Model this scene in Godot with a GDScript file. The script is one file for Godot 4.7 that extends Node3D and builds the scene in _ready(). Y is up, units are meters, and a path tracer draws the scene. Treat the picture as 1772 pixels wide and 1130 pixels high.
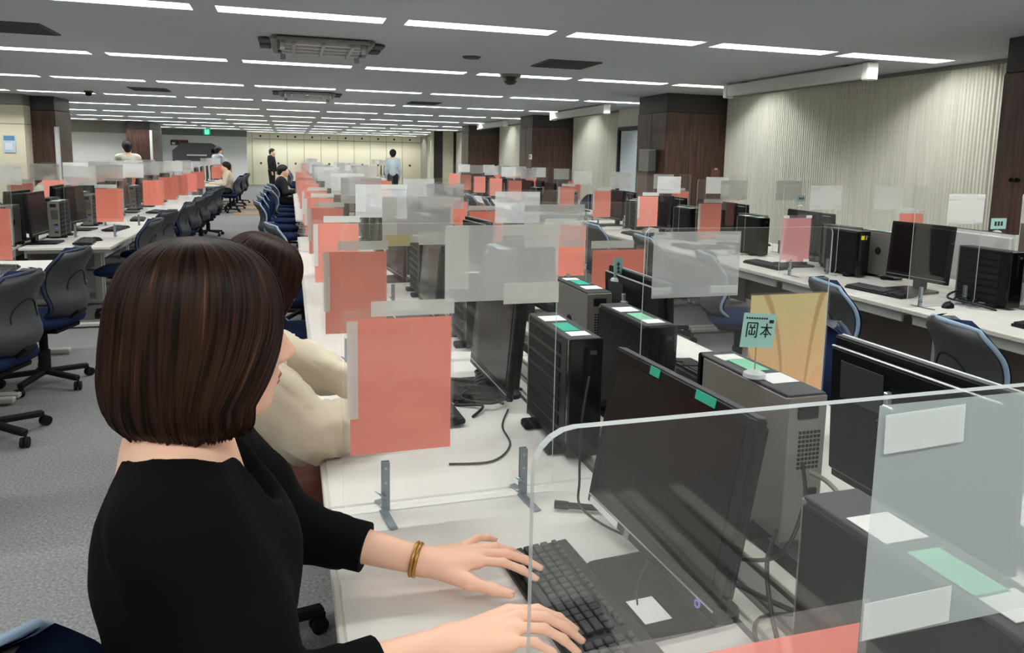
extends Node3D
# An open-plan computer room: rows of desks with acrylic screens, two women at work in front, strip lights on a low ceiling.

var M := {}
var taken := {}
const ORD := ["first", "second", "third", "fourth", "fifth", "sixth", "seventh", "eighth", "ninth", "tenth", "eleventh", "twelfth", "thirteenth"]
const TOP := 0.72        # height of the desk tops
const CEIL := 2.6

func _ready() -> void:
	# ---- camera
	var cam := Camera3D.new()
	cam.name = "camera"
	cam.projection = Camera3D.PROJECTION_FRUSTUM
	cam.keep_aspect = Camera3D.KEEP_HEIGHT
	cam.near = 0.05
	cam.far = 200.0
	var foc := 1265.6
	cam.size = 0.05 * 1130.0 / foc
	cam.frustum_offset = Vector2(0.0, -0.05 * (565.0 - 440.4) / foc)
	cam.position = Vector3(0, 1.55, 0)
	cam.rotation = Vector3(-0.13035, -0.29593, 0.02005)
	add_child(cam)
	cam.current = true
	# ---- sky, exposure
	var we := WorldEnvironment.new()
	we.name = "environment"
	var env := Environment.new()
	env.background_mode = Environment.BG_COLOR
	env.background_color = Color(0.75, 0.8, 0.86)
	env.background_energy_multiplier = 0.6
	env.tonemap_mode = Environment.TONE_MAPPER_LINEAR
	env.tonemap_exposure = 1.0
	env.sdfgi_enabled = true
	env.ssao_enabled = true
	env.ssil_enabled = true
	we.environment = env
	add_child(we)
	# ---- the lamps' light (one area light per ceiling strip, set in strip_light)
	lamp_energy = 1.84
	materials()
	room()
	ceiling_things()
	build_furniture()
	people()

var lamp_energy := 1.0

# ---------------------------------------------------------------- names and metas
func numbered(called: String) -> String:
	var k: int = taken.get(called, 0)
	taken[called] = k + 1
	return called if k == 0 else "%s_%03d" % [called, k]

func tag(o: Node, label := "", category := "", group := "", kind := "") -> void:
	if label: o.set_meta("label", label)
	if category: o.set_meta("category", category)
	if group: o.set_meta("group", group)
	if kind: o.set_meta("kind", kind)

func thing(called: String, label: String, category: String, at := Vector3.ZERO, turn := 0.0, group := "") -> Node3D:
	var o := Node3D.new()
	o.name = numbered(called)
	add_child(o)
	o.position = at
	o.rotation.y = turn
	tag(o, label, category, group)
	return o

func mesh_node(called: String, mesh: Mesh, m: Material, parent: Node) -> MeshInstance3D:
	var o := MeshInstance3D.new()
	o.mesh = mesh
	o.material_override = null
	o.set_surface_override_material(0, m)
	o.name = called if parent != self else numbered(called)
	parent.add_child(o, true)
	return o

func obj(called: String, g: G, m: Material, parent: Node = self) -> MeshInstance3D:
	return mesh_node(called, g.mesh(), m, parent)

func struct(called: String, g: G, m: Material, label: String) -> MeshInstance3D:
	var o := obj(called, g, m)
	tag(o, label, "", "", "structure")
	return o

func copy(proto: Node3D, called: String, label: String, at: Vector3, turn := 0.0, group := "") -> Node3D:
	var r: Node3D = proto.duplicate()
	r.name = numbered(called)
	add_child(r)
	r.position = at
	r.rotation = Vector3(0, turn, 0)
	r.set_meta("label", label)
	r.set_meta("category", proto.get_meta("category"))
	if group: r.set_meta("group", group)
	return r

func proto(category: String) -> Node3D:
	var o := Node3D.new()
	o.set_meta("category", category)
	return o

# ---------------------------------------------------------------- mesh builder (faces given counter-clockwise from outside)
class G:
	var v := PackedVector3Array()
	var n := PackedVector3Array()
	var uv := PackedVector2Array()
	var t := Transform3D()

	func tri_n(a: Vector3, b: Vector3, c: Vector3, na: Vector3, nb: Vector3, nc: Vector3, ua := Vector2.ZERO, ub := Vector2.ZERO, uc := Vector2.ZERO) -> void:
		v.push_back(t * a); v.push_back(t * c); v.push_back(t * b)
		n.push_back((t.basis * na).normalized()); n.push_back((t.basis * nc).normalized()); n.push_back((t.basis * nb).normalized())
		uv.push_back(ua); uv.push_back(uc); uv.push_back(ub)

	func tri(a: Vector3, b: Vector3, c: Vector3) -> void:
		var q := (b - a).cross(c - a)
		tri_n(a, b, c, q, q, q)

	func quad(a: Vector3, b: Vector3, c: Vector3, d: Vector3) -> void:
		var q := (b - a).cross(c - a)
		tri_n(a, b, c, q, q, q, Vector2(0, 0), Vector2(1, 0), Vector2(1, 1))
		tri_n(a, c, d, q, q, q, Vector2(0, 0), Vector2(1, 1), Vector2(0, 1))

	func quad_out(a: Vector3, b: Vector3, c: Vector3, d: Vector3, o: Vector3) -> void:
		if (b - a).cross(c - a).dot(o) < 0.0: quad(a, d, c, b)
		else: quad(a, b, c, d)

	func box(c: Vector3, s: Vector3, bev := 0.0) -> G:
		var h := s * 0.5
		var b := minf(bev, 0.45 * minf(h.x, minf(h.y, h.z)))
		for ax in 3:
			var u := (ax + 1) % 3
			var w := (ax + 2) % 3
			for sg in [-1.0, 1.0]:
				var p: Array[Vector3] = []
				for k in [[-1, -1], [1, -1], [1, 1], [-1, 1]]:
					var q := Vector3.ZERO
					q[ax] = sg * h[ax]
					q[u] = k[0] * (h[u] - b)
					q[w] = k[1] * (h[w] - b)
					p.append(c + q)
				var o := Vector3.ZERO
				o[ax] = sg
				quad_out(p[0], p[1], p[2], p[3], o)
			if b > 0.0:
				for su in [-1.0, 1.0]:
					for sw in [-1.0, 1.0]:
						var p: Array[Vector3] = []
						for k in [[0, -1], [0, 1], [1, 1], [1, -1]]:
							var q := Vector3.ZERO
							q[ax] = k[1] * (h[ax] - b)
							q[u] = su * (h[u] - (0.0 if k[0] == 0 else b))
							q[w] = sw * (h[w] - (b if k[0] == 0 else 0.0))
							p.append(c + q)
						var o := Vector3.ZERO
						o[u] = su
						o[w] = sw
						quad_out(p[0], p[1], p[2], p[3], o)
		if b > 0.0:
			for sx in [-1.0, 1.0]:
				for sy in [-1.0, 1.0]:
					for sz in [-1.0, 1.0]:
						var x := c + Vector3(sx * h.x, sy * (h.y - b), sz * (h.z - b))
						var y := c + Vector3(sx * (h.x - b), sy * h.y, sz * (h.z - b))
						var z := c + Vector3(sx * (h.x - b), sy * (h.y - b), sz * h.z)
						if sx * sy * sz > 0: tri(x, y, z)
						else: tri(x, z, y)
		return self

	# a bar of a rectangular section from a to b
	func bar(a: Vector3, b: Vector3, wide: float, high: float, bev := 0.0, up := Vector3.UP) -> G:
		var z := (b - a).normalized()
		if absf(z.dot(up)) > 0.98: up = Vector3.RIGHT
		var x := up.cross(z).normalized()
		var keep := t
		t = keep * Transform3D(Basis(x, z.cross(x), z), (a + b) * 0.5)
		box(Vector3.ZERO, Vector3(wide, high, a.distance_to(b)), bev)
		t = keep
		return self

	func tube(pts: Array, r: float, seg := 8, r_end := -1.0, flat := 1.0) -> G:
		var rows: Array = []
		var nrm: Array = []
		var up := Vector3(0.03, 1, 0.02).normalized()
		for i in pts.size():
			var d: Vector3 = (pts[mini(i + 1, pts.size() - 1)] - pts[maxi(i - 1, 0)]).normalized()
			var x := up.cross(d)
			if x.length() < 0.05: x = Vector3.RIGHT.cross(d)
			x = x.normalized()
			var y := d.cross(x)
			up = y
			var rr: float = r if r_end < 0.0 else lerpf(r, r_end, i / float(pts.size() - 1))
			var row := PackedVector3Array()
			var nn := PackedVector3Array()
			for k in seg + 1:
				var a := TAU * k / seg
				var o := x * cos(a) + y * sin(a) * flat
				row.append(pts[i] + o * rr)
				nn.append(o)
			rows.append(row)
			nrm.append(nn)
		for i in pts.size() - 1:
			for k in seg:
				var a: Vector3 = rows[i][k]; var b: Vector3 = rows[i][k + 1]; var c: Vector3 = rows[i + 1][k + 1]; var d: Vector3 = rows[i + 1][k]
				tri_n(a, b, c, nrm[i][k], nrm[i][k + 1], nrm[i + 1][k + 1])
				tri_n(a, c, d, nrm[i][k], nrm[i + 1][k + 1], nrm[i + 1][k])
		for e in [0, pts.size() - 1]:
			var ctr: Vector3 = pts[e]
			for k in seg:
				if e == 0: tri(ctr, rows[e][k + 1], rows[e][k])
				else: tri(ctr, rows[e][k], rows[e][k + 1])
		return self

	func cyl(a: Vector3, b: Vector3, r: float, r2 := -1.0, seg := 14) -> G:
		return tube([a, b], r, seg, r2)

	func lathe(prof: Array, seg := 16) -> G:   # (radius, height) from the bottom up
		for i in prof.size() - 1:
			var p: Vector2 = prof[i]
			var q: Vector2 = prof[i + 1]
			var nn := Vector2(q.y - p.y, p.x - q.x).normalized()
			for k in seg:
				var a := TAU * k / seg
				var b := TAU * (k + 1) / seg
				var ca := Vector3(cos(a), 0, -sin(a))
				var cb := Vector3(cos(b), 0, -sin(b))
				var p0 := ca * p.x + Vector3.UP * p.y; var p1 := cb * p.x + Vector3.UP * p.y
				var q0 := ca * q.x + Vector3.UP * q.y; var q1 := cb * q.x + Vector3.UP * q.y
				var na := ca * nn.x + Vector3.UP * nn.y; var nb := cb * nn.x + Vector3.UP * nn.y
				tri_n(p0, p1, q1, na, nb, nb)
				tri_n(p0, q1, q0, na, nb, na)
		return self

	func extrude(poly: PackedVector2Array, z0: float, z1: float, rim := true, faces := true) -> G:   # a polygon in x and y, thick along z
		if Geometry2D.is_polygon_clockwise(poly): poly.reverse()
		if faces:
			var ix := Geometry2D.triangulate_polygon(poly)
			for i in ix.size() / 3:
				var a := poly[ix[i * 3]]; var b := poly[ix[i * 3 + 1]]; var c := poly[ix[i * 3 + 2]]
				if (b - a).cross(c - a) < 0.0:
					var s := b; b = c; c = s
				tri(Vector3(a.x, a.y, z1), Vector3(b.x, b.y, z1), Vector3(c.x, c.y, z1))
				tri(Vector3(a.x, a.y, z0), Vector3(c.x, c.y, z0), Vector3(b.x, b.y, z0))
		if rim:
			for i in poly.size():
				var a := poly[i]; var b := poly[(i + 1) % poly.size()]
				quad(Vector3(a.x, a.y, z0), Vector3(b.x, b.y, z0), Vector3(b.x, b.y, z1), Vector3(a.x, a.y, z1))
		return self

	# a smooth sheet through rows of points; uvs run 0..1 along and across
	func grid(rows: Array, closed := false, flip := false) -> G:
		var nr := rows.size()
		var nc: int = rows[0].size()
		var nn: Array = []
		for i in nr:
			var line := PackedVector3Array()
			for j in nc:
				var j0 := j - 1; var j1 := j + 1
				if closed:
					j0 = (j - 1 + nc - 1) % (nc - 1) if j == 0 else j - 1
					j1 = 1 if j == nc - 1 else j + 1
				else:
					j0 = maxi(j0, 0); j1 = mini(j1, nc - 1)
				var du: Vector3 = rows[i][j1] - rows[i][j0]
				var dv: Vector3 = rows[mini(i + 1, nr - 1)][j] - rows[maxi(i - 1, 0)][j]
				var q := du.cross(dv)
				if flip: q = -q
				line.append(q.normalized() if q.length() > 1e-12 else Vector3.UP)
			nn.append(line)
		for i in nr - 1:
			for j in nc - 1:
				var ua := Vector2(float(j) / (nc - 1), float(i) / (nr - 1)); var ud := Vector2(float(j + 1) / (nc - 1), float(i + 1) / (nr - 1))
				var ub := Vector2(ud.x, ua.y); var ue := Vector2(ua.x, ud.y)
				var a: Vector3 = rows[i][j]; var b: Vector3 = rows[i][j + 1]; var c: Vector3 = rows[i + 1][j + 1]; var d: Vector3 = rows[i + 1][j]
				if flip:
					tri_n(a, c, b, nn[i][j], nn[i + 1][j + 1], nn[i][j + 1], ua, ud, ub)
					tri_n(a, d, c, nn[i][j], nn[i + 1][j], nn[i + 1][j + 1], ua, ue, ud)
				else:
					tri_n(a, b, c, nn[i][j], nn[i][j + 1], nn[i + 1][j + 1], ua, ub, ud)
					tri_n(a, c, d, nn[i][j], nn[i + 1][j + 1], nn[i + 1][j], ua, ud, ue)
		return self

	func mesh() -> ArrayMesh:
		var arr := []
		arr.resize(Mesh.ARRAY_MAX)
		arr[Mesh.ARRAY_VERTEX] = v
		arr[Mesh.ARRAY_NORMAL] = n
		arr[Mesh.ARRAY_TEX_UV] = uv
		var m := ArrayMesh.new()
		m.add_surface_from_arrays(Mesh.PRIMITIVE_TRIANGLES, arr)
		return m

func curve(pts: Array, steps := 6) -> Array:   # a smooth line through the points
	var out: Array = []
	for i in pts.size() - 1:
		var p0: Vector3 = pts[maxi(i - 1, 0)]; var p1: Vector3 = pts[i]; var p2: Vector3 = pts[i + 1]; var p3: Vector3 = pts[mini(i + 2, pts.size() - 1)]
		for k in steps:
			out.append(p1.cubic_interpolate(p2, p0, p3, float(k) / steps))
	out.append(pts[-1])
	return out

func round_rect(x0: float, y0: float, x1: float, y1: float, r: float, seg := 5) -> PackedVector2Array:
	var out := PackedVector2Array()
	for k in [[x1 - r, y1 - r, 0.0], [x0 + r, y1 - r, 0.25], [x0 + r, y0 + r, 0.5], [x1 - r, y0 + r, 0.75]]:
		for i in seg + 1:
			var a: float = TAU * (k[2] + 0.25 * i / seg)
			out.append(Vector2(k[0] + r * cos(a), k[1] + r * sin(a)))
	return out

# ---------------------------------------------------------------- materials
func mat(c: Color, rough := 0.6, metal := 0.0, spec := 0.5) -> StandardMaterial3D:
	var m := StandardMaterial3D.new()
	m.albedo_color = c
	m.roughness = rough
	m.metallic = metal
	m.metallic_specular = spec
	return m

func film(c: Color, alpha: float, rough := 0.4) -> StandardMaterial3D:
	var m := mat(c, rough)
	m.albedo_color.a = alpha
	m.transparency = BaseMaterial3D.TRANSPARENCY_ALPHA
	m.cull_mode = BaseMaterial3D.CULL_DISABLED
	return m

func noise_tex(sz: int, freq: float, ramp: Array, sd: int, octaves := 4) -> Texture2D:
	var f := FastNoiseLite.new()
	f.seed = sd
	f.noise_type = FastNoiseLite.TYPE_SIMPLEX_SMOOTH
	f.frequency = freq
	f.fractal_octaves = octaves
	var gr := Gradient.new()
	var offs := PackedFloat32Array()
	var cols := PackedColorArray()
	for i in ramp.size():
		offs.append(float(i) / (ramp.size() - 1))
		cols.append(ramp[i])
	gr.offsets = offs
	gr.colors = cols
	var t := NoiseTexture2D.new()
	t.width = sz
	t.height = sz
	t.seamless = true
	t.noise = f
	t.color_ramp = gr
	return t

func tri_map(m: StandardMaterial3D, tex: Texture2D, scale: Vector3, world := true) -> StandardMaterial3D:
	m.albedo_texture = tex
	m.albedo_color = Color.WHITE
	m.uv1_triplanar = true
	m.uv1_world_triplanar = world
	m.uv1_scale = scale
	return m

func materials() -> void:
	var k := func(v: float) -> Color: return Color(v, v * 0.995, v * 0.99)
	M.carpet = tri_map(mat(Color.WHITE, 0.95, 0, 0.2), noise_tex(256, 0.2, [k.call(0.34), k.call(0.48), k.call(0.52), k.call(0.57), k.call(0.70)], 3, 5), Vector3(1.3, 1.3, 1.3))
	M.carpet_tan = tri_map(mat(Color.WHITE, 0.95, 0, 0.2), noise_tex(128, 0.3, [Color(0.5, 0.4, 0.3), Color(0.66, 0.55, 0.44), Color(0.75, 0.64, 0.53)], 5, 3), Vector3(2, 2, 2))
	M.ceiling = mat(Color(0.775, 0.80, 0.81), 0.9, 0, 0.2)
	M.cream = mat(Color(0.86, 0.83, 0.74), 0.75, 0, 0.3)
	M.cream_far = mat(Color(0.97, 0.945, 0.84), 0.7, 0, 0.3)
	M.pale_wall = mat(Color(0.95, 0.955, 0.95), 0.75, 0, 0.3)
	M.rib = tri_map(mat(Color.WHITE, 0.85, 0, 0.3), noise_tex(128, 0.07, [Color(0.83, 0.82, 0.765), Color(0.905, 0.895, 0.84), Color(0.95, 0.94, 0.885)], 9, 3), Vector3(1.6, 0.06, 1.6))
	M.rib_dark = mat(Color(0.66, 0.64, 0.59), 0.85, 0, 0.3)
	M.wood = tri_map(mat(Color.WHITE, 0.38, 0, 0.45), noise_tex(256, 0.05, [Color(0.21, 0.145, 0.125), Color(0.27, 0.19, 0.165), Color(0.33, 0.235, 0.205), Color(0.37, 0.27, 0.235)], 21, 4), Vector3(1.6, 0.09, 1.6))
	M.wood_top = mat(Color(0.21, 0.19, 0.19), 0.5)
	M.door = mat(Color(0.86, 0.90, 0.93), 0.3)
	M.dark_trim = mat(Color(0.17, 0.16, 0.155), 0.6)
	M.grey_trim = mat(Color(0.50, 0.50, 0.48), 0.6)
	M.vent = mat(Color(0.34, 0.345, 0.34), 0.8)
	M.white_plastic = mat(Color(0.87, 0.87, 0.86), 0.45)
	M.desk = tri_map(mat(Color.WHITE, 0.36, 0, 0.45), noise_tex(128, 0.05, [Color(0.855, 0.84, 0.815), Color(0.875, 0.86, 0.835), Color(0.89, 0.875, 0.85)], 33, 3), Vector3(1.0, 1.0, 0.2))
	M.desk_edge = mat(Color(0.80, 0.78, 0.745), 0.45)
	M.band = mat(Color(0.66, 0.57, 0.42), 0.55)
	M.desk_leg = mat(Color(0.74, 0.74, 0.72), 0.4, 0.0)
	M.panel = mat(Color(0.44, 0.40, 0.37), 0.7)
	M.black = mat(Color(0.075, 0.077, 0.082), 0.40, 0, 0.3)
	M.black_matt = mat(Color(0.10, 0.10, 0.105), 0.7, 0, 0.3)
	M.black_gloss = mat(Color(0.035, 0.037, 0.042), 0.16)
	M.screen = mat(Color(0.085, 0.058, 0.06), 0.24, 0.0, 0.3)
	M.dark_grey = mat(Color(0.215, 0.22, 0.225), 0.55)
	M.grey_metal = mat(Color(0.53, 0.51, 0.49), 0.42, 0.35)
	M.key = mat(Color(0.16, 0.165, 0.17), 0.55)
	M.silver = mat(Color(0.80, 0.80, 0.81), 0.3, 0.6)
	M.steel = mat(Color(0.62, 0.66, 0.68), 0.35, 0.7)
	M.hole = mat(Color(0.05, 0.05, 0.05), 0.8)
	M.paper = mat(Color(0.93, 0.925, 0.91), 0.8)
	M.green = mat(Color(0.16, 0.66, 0.55), 0.6)
	M.green_pale = mat(Color(0.50, 0.78, 0.64), 0.6)
	M.mint = mat(Color(0.66, 0.83, 0.80), 0.6)
	M.yellow = mat(Color(0.93, 0.83, 0.10), 0.6)
	M.ring = mat(Color(0.55, 0.52, 0.85), 0.4)
	M.ink = mat(Color(0.10, 0.13, 0.14), 0.8)
	M.acrylic = film(Color(0.93, 0.96, 0.96), 0.004, 0.03)
	M.acrylic_rim = film(Color(0.88, 0.90, 0.90), 0.72, 0.35)
	M.pouch = film(Color(0.95, 0.93, 0.92), 0.13, 0.4)
	M.pink = film(Color(1.0, 0.585, 0.50), 0.96, 0.5)
	M.pink.backlight_enabled = true
	M.pink.backlight = Color(0.55, 0.26, 0.22)
	M.sheet_near = film(Color(0.83, 0.87, 0.87), 0.48, 0.45)
	M.pink_near = film(Color(1.0, 0.52, 0.46), 0.72, 0.5)
	M.pink_pale = film(Color(0.97, 0.60, 0.62), 0.66, 0.5)
	M.sheet = film(Color(0.97, 0.98, 0.99), 0.62, 0.45)
	M.sheet_white = film(Color(0.98, 0.98, 0.98), 0.62, 0.45)
	M.tape = film(Color(0.97, 0.98, 0.96), 0.55, 0.4)
	M.tape_near = film(Color(0.93, 0.95, 0.94), 0.42, 0.4)
	M.tape_yellow = film(Color(0.90, 0.86, 0.60), 0.62, 0.4)
	M.blue = tri_map(mat(Color.WHITE, 0.9, 0, 0.25), noise_tex(64, 0.5, [Color(0.085, 0.12, 0.23), Color(0.11, 0.155, 0.28), Color(0.14, 0.19, 0.33)], 41, 2), Vector3(6, 6, 6), false)
	M.rim_dark = mat(Color(0.13, 0.17, 0.26), 0.6)
	M.blue_rim = mat(Color(0.55, 0.64, 0.72), 0.5)
	M.shell = mat(Color(0.245, 0.25, 0.26), 0.55)
	M.cable = mat(Color(0.07, 0.07, 0.075), 0.5)
	M.cable_grey = mat(Color(0.62, 0.62, 0.60), 0.5)
	M.exit = mat(Color(0.10, 0.62, 0.42), 0.4)
	M.skin = mat(Color(0.985, 0.785, 0.68), 0.52, 0, 0.4)
	M.skin.subsurf_scatter_enabled = true
	M.skin.subsurf_scatter_strength = 0.06
	M.lip = mat(Color(0.74, 0.36, 0.35), 0.45)
	M.nail = mat(Color(0.90, 0.70, 0.63), 0.25)
	M.black_cloth = mat(Color(0.052, 0.054, 0.06), 0.92, 0, 0.2)
	M.cream_cloth = mat(Color(0.86, 0.81, 0.72), 0.9, 0, 0.2)
	M.rust_cloth = mat(Color(0.34, 0.14, 0.10), 0.6, 0, 0.4)
	M.dark_cloth = mat(Color(0.09, 0.095, 0.11), 0.85)
	M.pale_cloth = mat(Color(0.80, 0.86, 0.90), 0.85)
	M.gold = mat(Color(0.72, 0.55, 0.30), 0.35, 0.7)
	var lamp := mat(Color(0.95, 0.97, 1.0), 0.5)
	lamp.emission_enabled = true
	lamp.emission = Color(0.97, 0.985, 1.0)
	lamp.emission_energy_multiplier = 1.5
	M.lamp = lamp
	M.lamp_white = mat(Color(0.93, 0.93, 0.92), 0.6)
	var sign_glow := mat(Color(0.5, 0.9, 0.75), 0.5)
	sign_glow.emission_enabled = true
	sign_glow.emission = Color(0.35, 0.95, 0.7)
	sign_glow.emission_energy_multiplier = 0.7
	M.sign_glow = sign_glow

# ---------------------------------------------------------------- the room
func room() -> void:
	struct("floor", G.new().box(Vector3(-0.5, -0.1, -18), Vector3(18, 0.2, 48)), M.carpet, "grey flecked carpet of the aisle and under the desks")
	for z in [-20.2, -22.2, -24.2]:
		tag(obj("carpet_strip", G.new().box(Vector3(-0.45, 0.004, z), Vector3(1.9, 0.008, 1.15)), M.carpet_tan), "", "", "", "structure")
	ceiling_slab()
	struct("wall_back", G.new().box(Vector3(-0.5, 1.3, 5.1), Vector3(18, 2.6, 0.2)), M.cream, "cream wall behind the camera")
	struct("wall_left", G.new().box(Vector3(-9.1, 1.3, -18), Vector3(0.2, 2.6, 46.2)), M.cream, "cream side wall beyond the desks")
	# the wall that stands across the hall beside the first pillar
	var lw := struct("wall_left_front", G.new().box(Vector3(-6.95, 1.01, -16.7), Vector3(4.1, 2.02, 0.4)), M.cream, "cream wall panel with a blue notice on it")
	obj("upper_panel", G.new().box(Vector3(-6.95, 2.21, -16.7), Vector3(4.1, 0.36, 0.4)), M.cream, lw)
	obj("lintel", G.new().box(Vector3(-6.95, 2.5, -16.7), Vector3(4.1, 0.2, 0.42)), M.grey_trim, lw)
	obj("joint", G.new().box(Vector3(-6.95, 2.025, -16.71), Vector3(4.1, 0.012, 0.38)), M.grey_trim, lw)
	struct("wall_left_far", G.new().box(Vector3(-7.2, 1.1, -30.1), Vector3(3.6, 2.2, 0.2)), M.pale_wall, "white wall between the two dark pillars")
	struct("beam", G.new().box(Vector3(-7.2, 2.4, -30.0), Vector3(3.6, 0.4, 0.5)), M.grey_trim, "grey ceiling beam over the white wall")
	struct("wall_far_left", G.new().box(Vector3(-5.4, 1.16, -37.1), Vector3(7.0, 2.32, 0.2)), M.pale_wall, "pale grey far wall under the exit sign")
	struct("beam", G.new().box(Vector3(-5.4, 2.46, -37.0), Vector3(7.0, 0.28, 0.4)), M.grey_trim, "grey ceiling beam over the pale far wall")
	var fw := struct("wall_far", G.new().box(Vector3(3.0, 1.3, -39.1), Vector3(10.0, 2.6, 0.2)), M.cream_far, "cream panelled wall at the far end of the hall")
	for i in 10:      # panel joints and bolt plates
		var x := -1.75 + 0.83 * i
		obj("joint", G.new().box(Vector3(x, 1.3, -38.995), Vector3(0.015, 2.5, 0.02)), M.grey_trim, fw)
		for y in [1.08, 2.42]:
			obj("bolt_plate", G.new().box(Vector3(x + 0.4, y, -38.99), Vector3(0.09, 0.09, 0.03)), M.dark_trim, fw)
	obj("rail", G.new().box(Vector3(2.6, 2.28, -38.99), Vector3(8.6, 0.025, 0.02)), M.grey_trim, fw)
	# ribbed wall on the right, pillar to pillar
	struct("wall_right", G.new().box(Vector3(6.85, 1.3, -17.0), Vector3(0.3, 2.6, 44.2)), M.rib_dark, "cream wall behind the ribbed panels")
	for k in 6:
		var z1 := 3.0 - 6.6 * k - 0.06       # near end of the bay
		var z0 := -3.7 - 6.6 * k + 0.0       # far end of the bay, at the pillar
		var near := (-4.7 - 6.6 * (k - 1)) if k > 0 else 3.0
		if k == 2: near = -14.2              # the doorway beside this pillar
		ribbed(near, z0, "ribbed cream wall panelling %s" % ["before the nearest dark pillar", "between the two nearest dark pillars", "beyond the bright doorway", "in the bay before the fourth pillar", "in the bay before the fifth pillar", "in the last bay"][k])
	# doorway after the second pillar
	var dr := struct("door_1", G.new().box(Vector3(6.62, 1.08, -13.3), Vector3(0.05, 2.16, 1.5), 0.004), M.door, "bright pale doorway beside the second dark pillar")
	obj("frame", G.new().box(Vector3(6.6, 2.2, -13.3), Vector3(0.1, 0.07, 1.64)).box(Vector3(6.6, 1.1, -12.5), Vector3(0.1, 2.2, 0.07)).box(Vector3(6.6, 1.1, -14.1), Vector3(0.1, 2.2, 0.07)), M.dark_trim, dr)
	obj("upper_panel", G.new().box(Vector3(6.63, 2.42, -12.75), Vector3(0.06, 0.36, 2.9)).box(Vector3(6.63, 1.1, -11.9), Vector3(0.06, 2.2, 1.15)), M.rib, dr)
	# dark pillars
	var where := ["nearest dark wood pillar, cut by the edge of the view", "second dark wood pillar with a grey box on its corner", "third dark wood pillar along the ribbed wall", "fourth dark wood pillar along the ribbed wall", "pale pillar with dark edges beyond the fourth dark pillar", "last dark wood pillar before the far wall"]
	for k in 5:
		pillar(5.6 if k < 4 else 5.75, 6.7, -3.7 - 6.6 * k, -4.7 - 6.6 * k, where[k], k)
	pillar(-4.95, -4.47, -16.9, -18.0, "dark wood pillar at the end of the cream wall panel", 10)
	pillar(-5.5, -4.72, -29.0, -31.5, "dark wood pillar behind the seated people", 11)
	for z in [[-18.0, -30.0]]:
		struct("wall_left_inner", G.new().box(Vector3(-8.95, 1.3, -24.0), Vector3(0.1, 2.6, 12.0)), M.cream, "cream wall behind the first pillar")

func ribbed(z_near: float, z_far: float, label: String) -> void:
	# one corrugated board per panel: ribs 40 mm apart, in panels 0.9 m wide
	var count := maxi(1, roundi((z_near - z_far) / 0.9))
	var w := (z_near - z_far) / count
	var root: MeshInstance3D
	for i in count:
		var zc := z_near - w * (i + 0.5)
		var g := G.new()
		var ribs := 22
		var pts: Array = []
		for j in ribs + 1:
			var z := zc + w * 0.497 - w * 0.994 * j / ribs
			pts.append(Vector3(6.662, 0, z))
			if j < ribs:
				var s := w * 0.994 / ribs
				pts.append(Vector3(6.645, 0, z - s * 0.22))
				pts.append(Vector3(6.645, 0, z - s * 0.72))
		for j in pts.size() - 1:
			var a: Vector3 = pts[j]; var b: Vector3 = pts[j + 1]
			g.quad_out(a, b, b + Vector3(0, 2.56, 0), a + Vector3(0, 2.56, 0), Vector3(-1, 0, 0))
		if i == 0:
			root = obj("wall_right_panel", g, M.rib)
			tag(root, label, "", "", "structure")
			obj("cornice", G.new().box(Vector3(6.64, 2.58, (z_near + z_far) * 0.5), Vector3(0.06, 0.04, z_near - z_far)), M.grey_trim, root)
		else:
			obj("panel", g, M.rib, root)

func pillar(x0: float, x1: float, z0: float, z1: float, label: String, k: int) -> void:
	var c := Vector3((x0 + x1) * 0.5, 0, (z0 + z1) * 0.5)
	var s := Vector3(x1 - x0, 2.32, z0 - z1)
	var p := struct("pillar", G.new().box(c + Vector3(0, 1.16, 0), s, 0.01), M.wood if k != 4 else M.cream, label)
	obj("header", G.new().box(c + Vector3(0, 2.46, 0), Vector3(s.x - 0.02, 0.28, s.z - 0.02), 0.005), M.wood_top if k != 4 else M.cream, p)
	obj("skirting", G.new().box(c + Vector3(0, 0.05, 0), Vector3(s.x + 0.02, 0.1, s.z + 0.02), 0.004), M.dark_trim, p)
	if k == 4:
		obj("edge_trim", G.new().box(Vector3(x0 + 0.15, 1.3, z0), Vector3(0.36, 2.6, 0.08)), M.dark_trim, p)
		obj("edge_trim", G.new().box(Vector3(x1 - 0.1, 1.3, z0), Vector3(0.12, 2.6, 0.08)), M.dark_trim, p)
	elif k < 10:
		obj("seam", G.new().box(Vector3(x0 + 0.37 * s.x, 1.16, z0 + 0.001), Vector3(0.008, 2.3, 0.004)).box(Vector3(x0 - 0.001, 1.16, z0 - 0.5), Vector3(0.004, 2.3, 0.008)), M.dark_trim, p)
	else:
		obj("corner_pole", G.new().cyl(Vector3(x1 + 0.02, 0, z0 + 0.03), Vector3(x1 + 0.02, 2.0 if k == 10 else 2.3, z0 + 0.03), 0.045), M.white_plastic, p)

const ROWS := [-3, -2, -1, 0, 1, 2, 3, 4, 5, 6, 7, 8, 9, 10]

func lamp_at(r: int, c: int) -> Vector3:
	return Vector3(-1.892 + 1.396 * c + 0.6175, CEIL, -5.959 - 3.204 * r)

func has_lamp(r: int, c: int) -> bool:
	var p := lamp_at(r, c)
	if p.z > -15.0 and p.x < -6.0: return false
	if r >= 8 and p.x < -6.0: return false
	if r >= 10 and p.x < -2.0: return false
	return true

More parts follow.
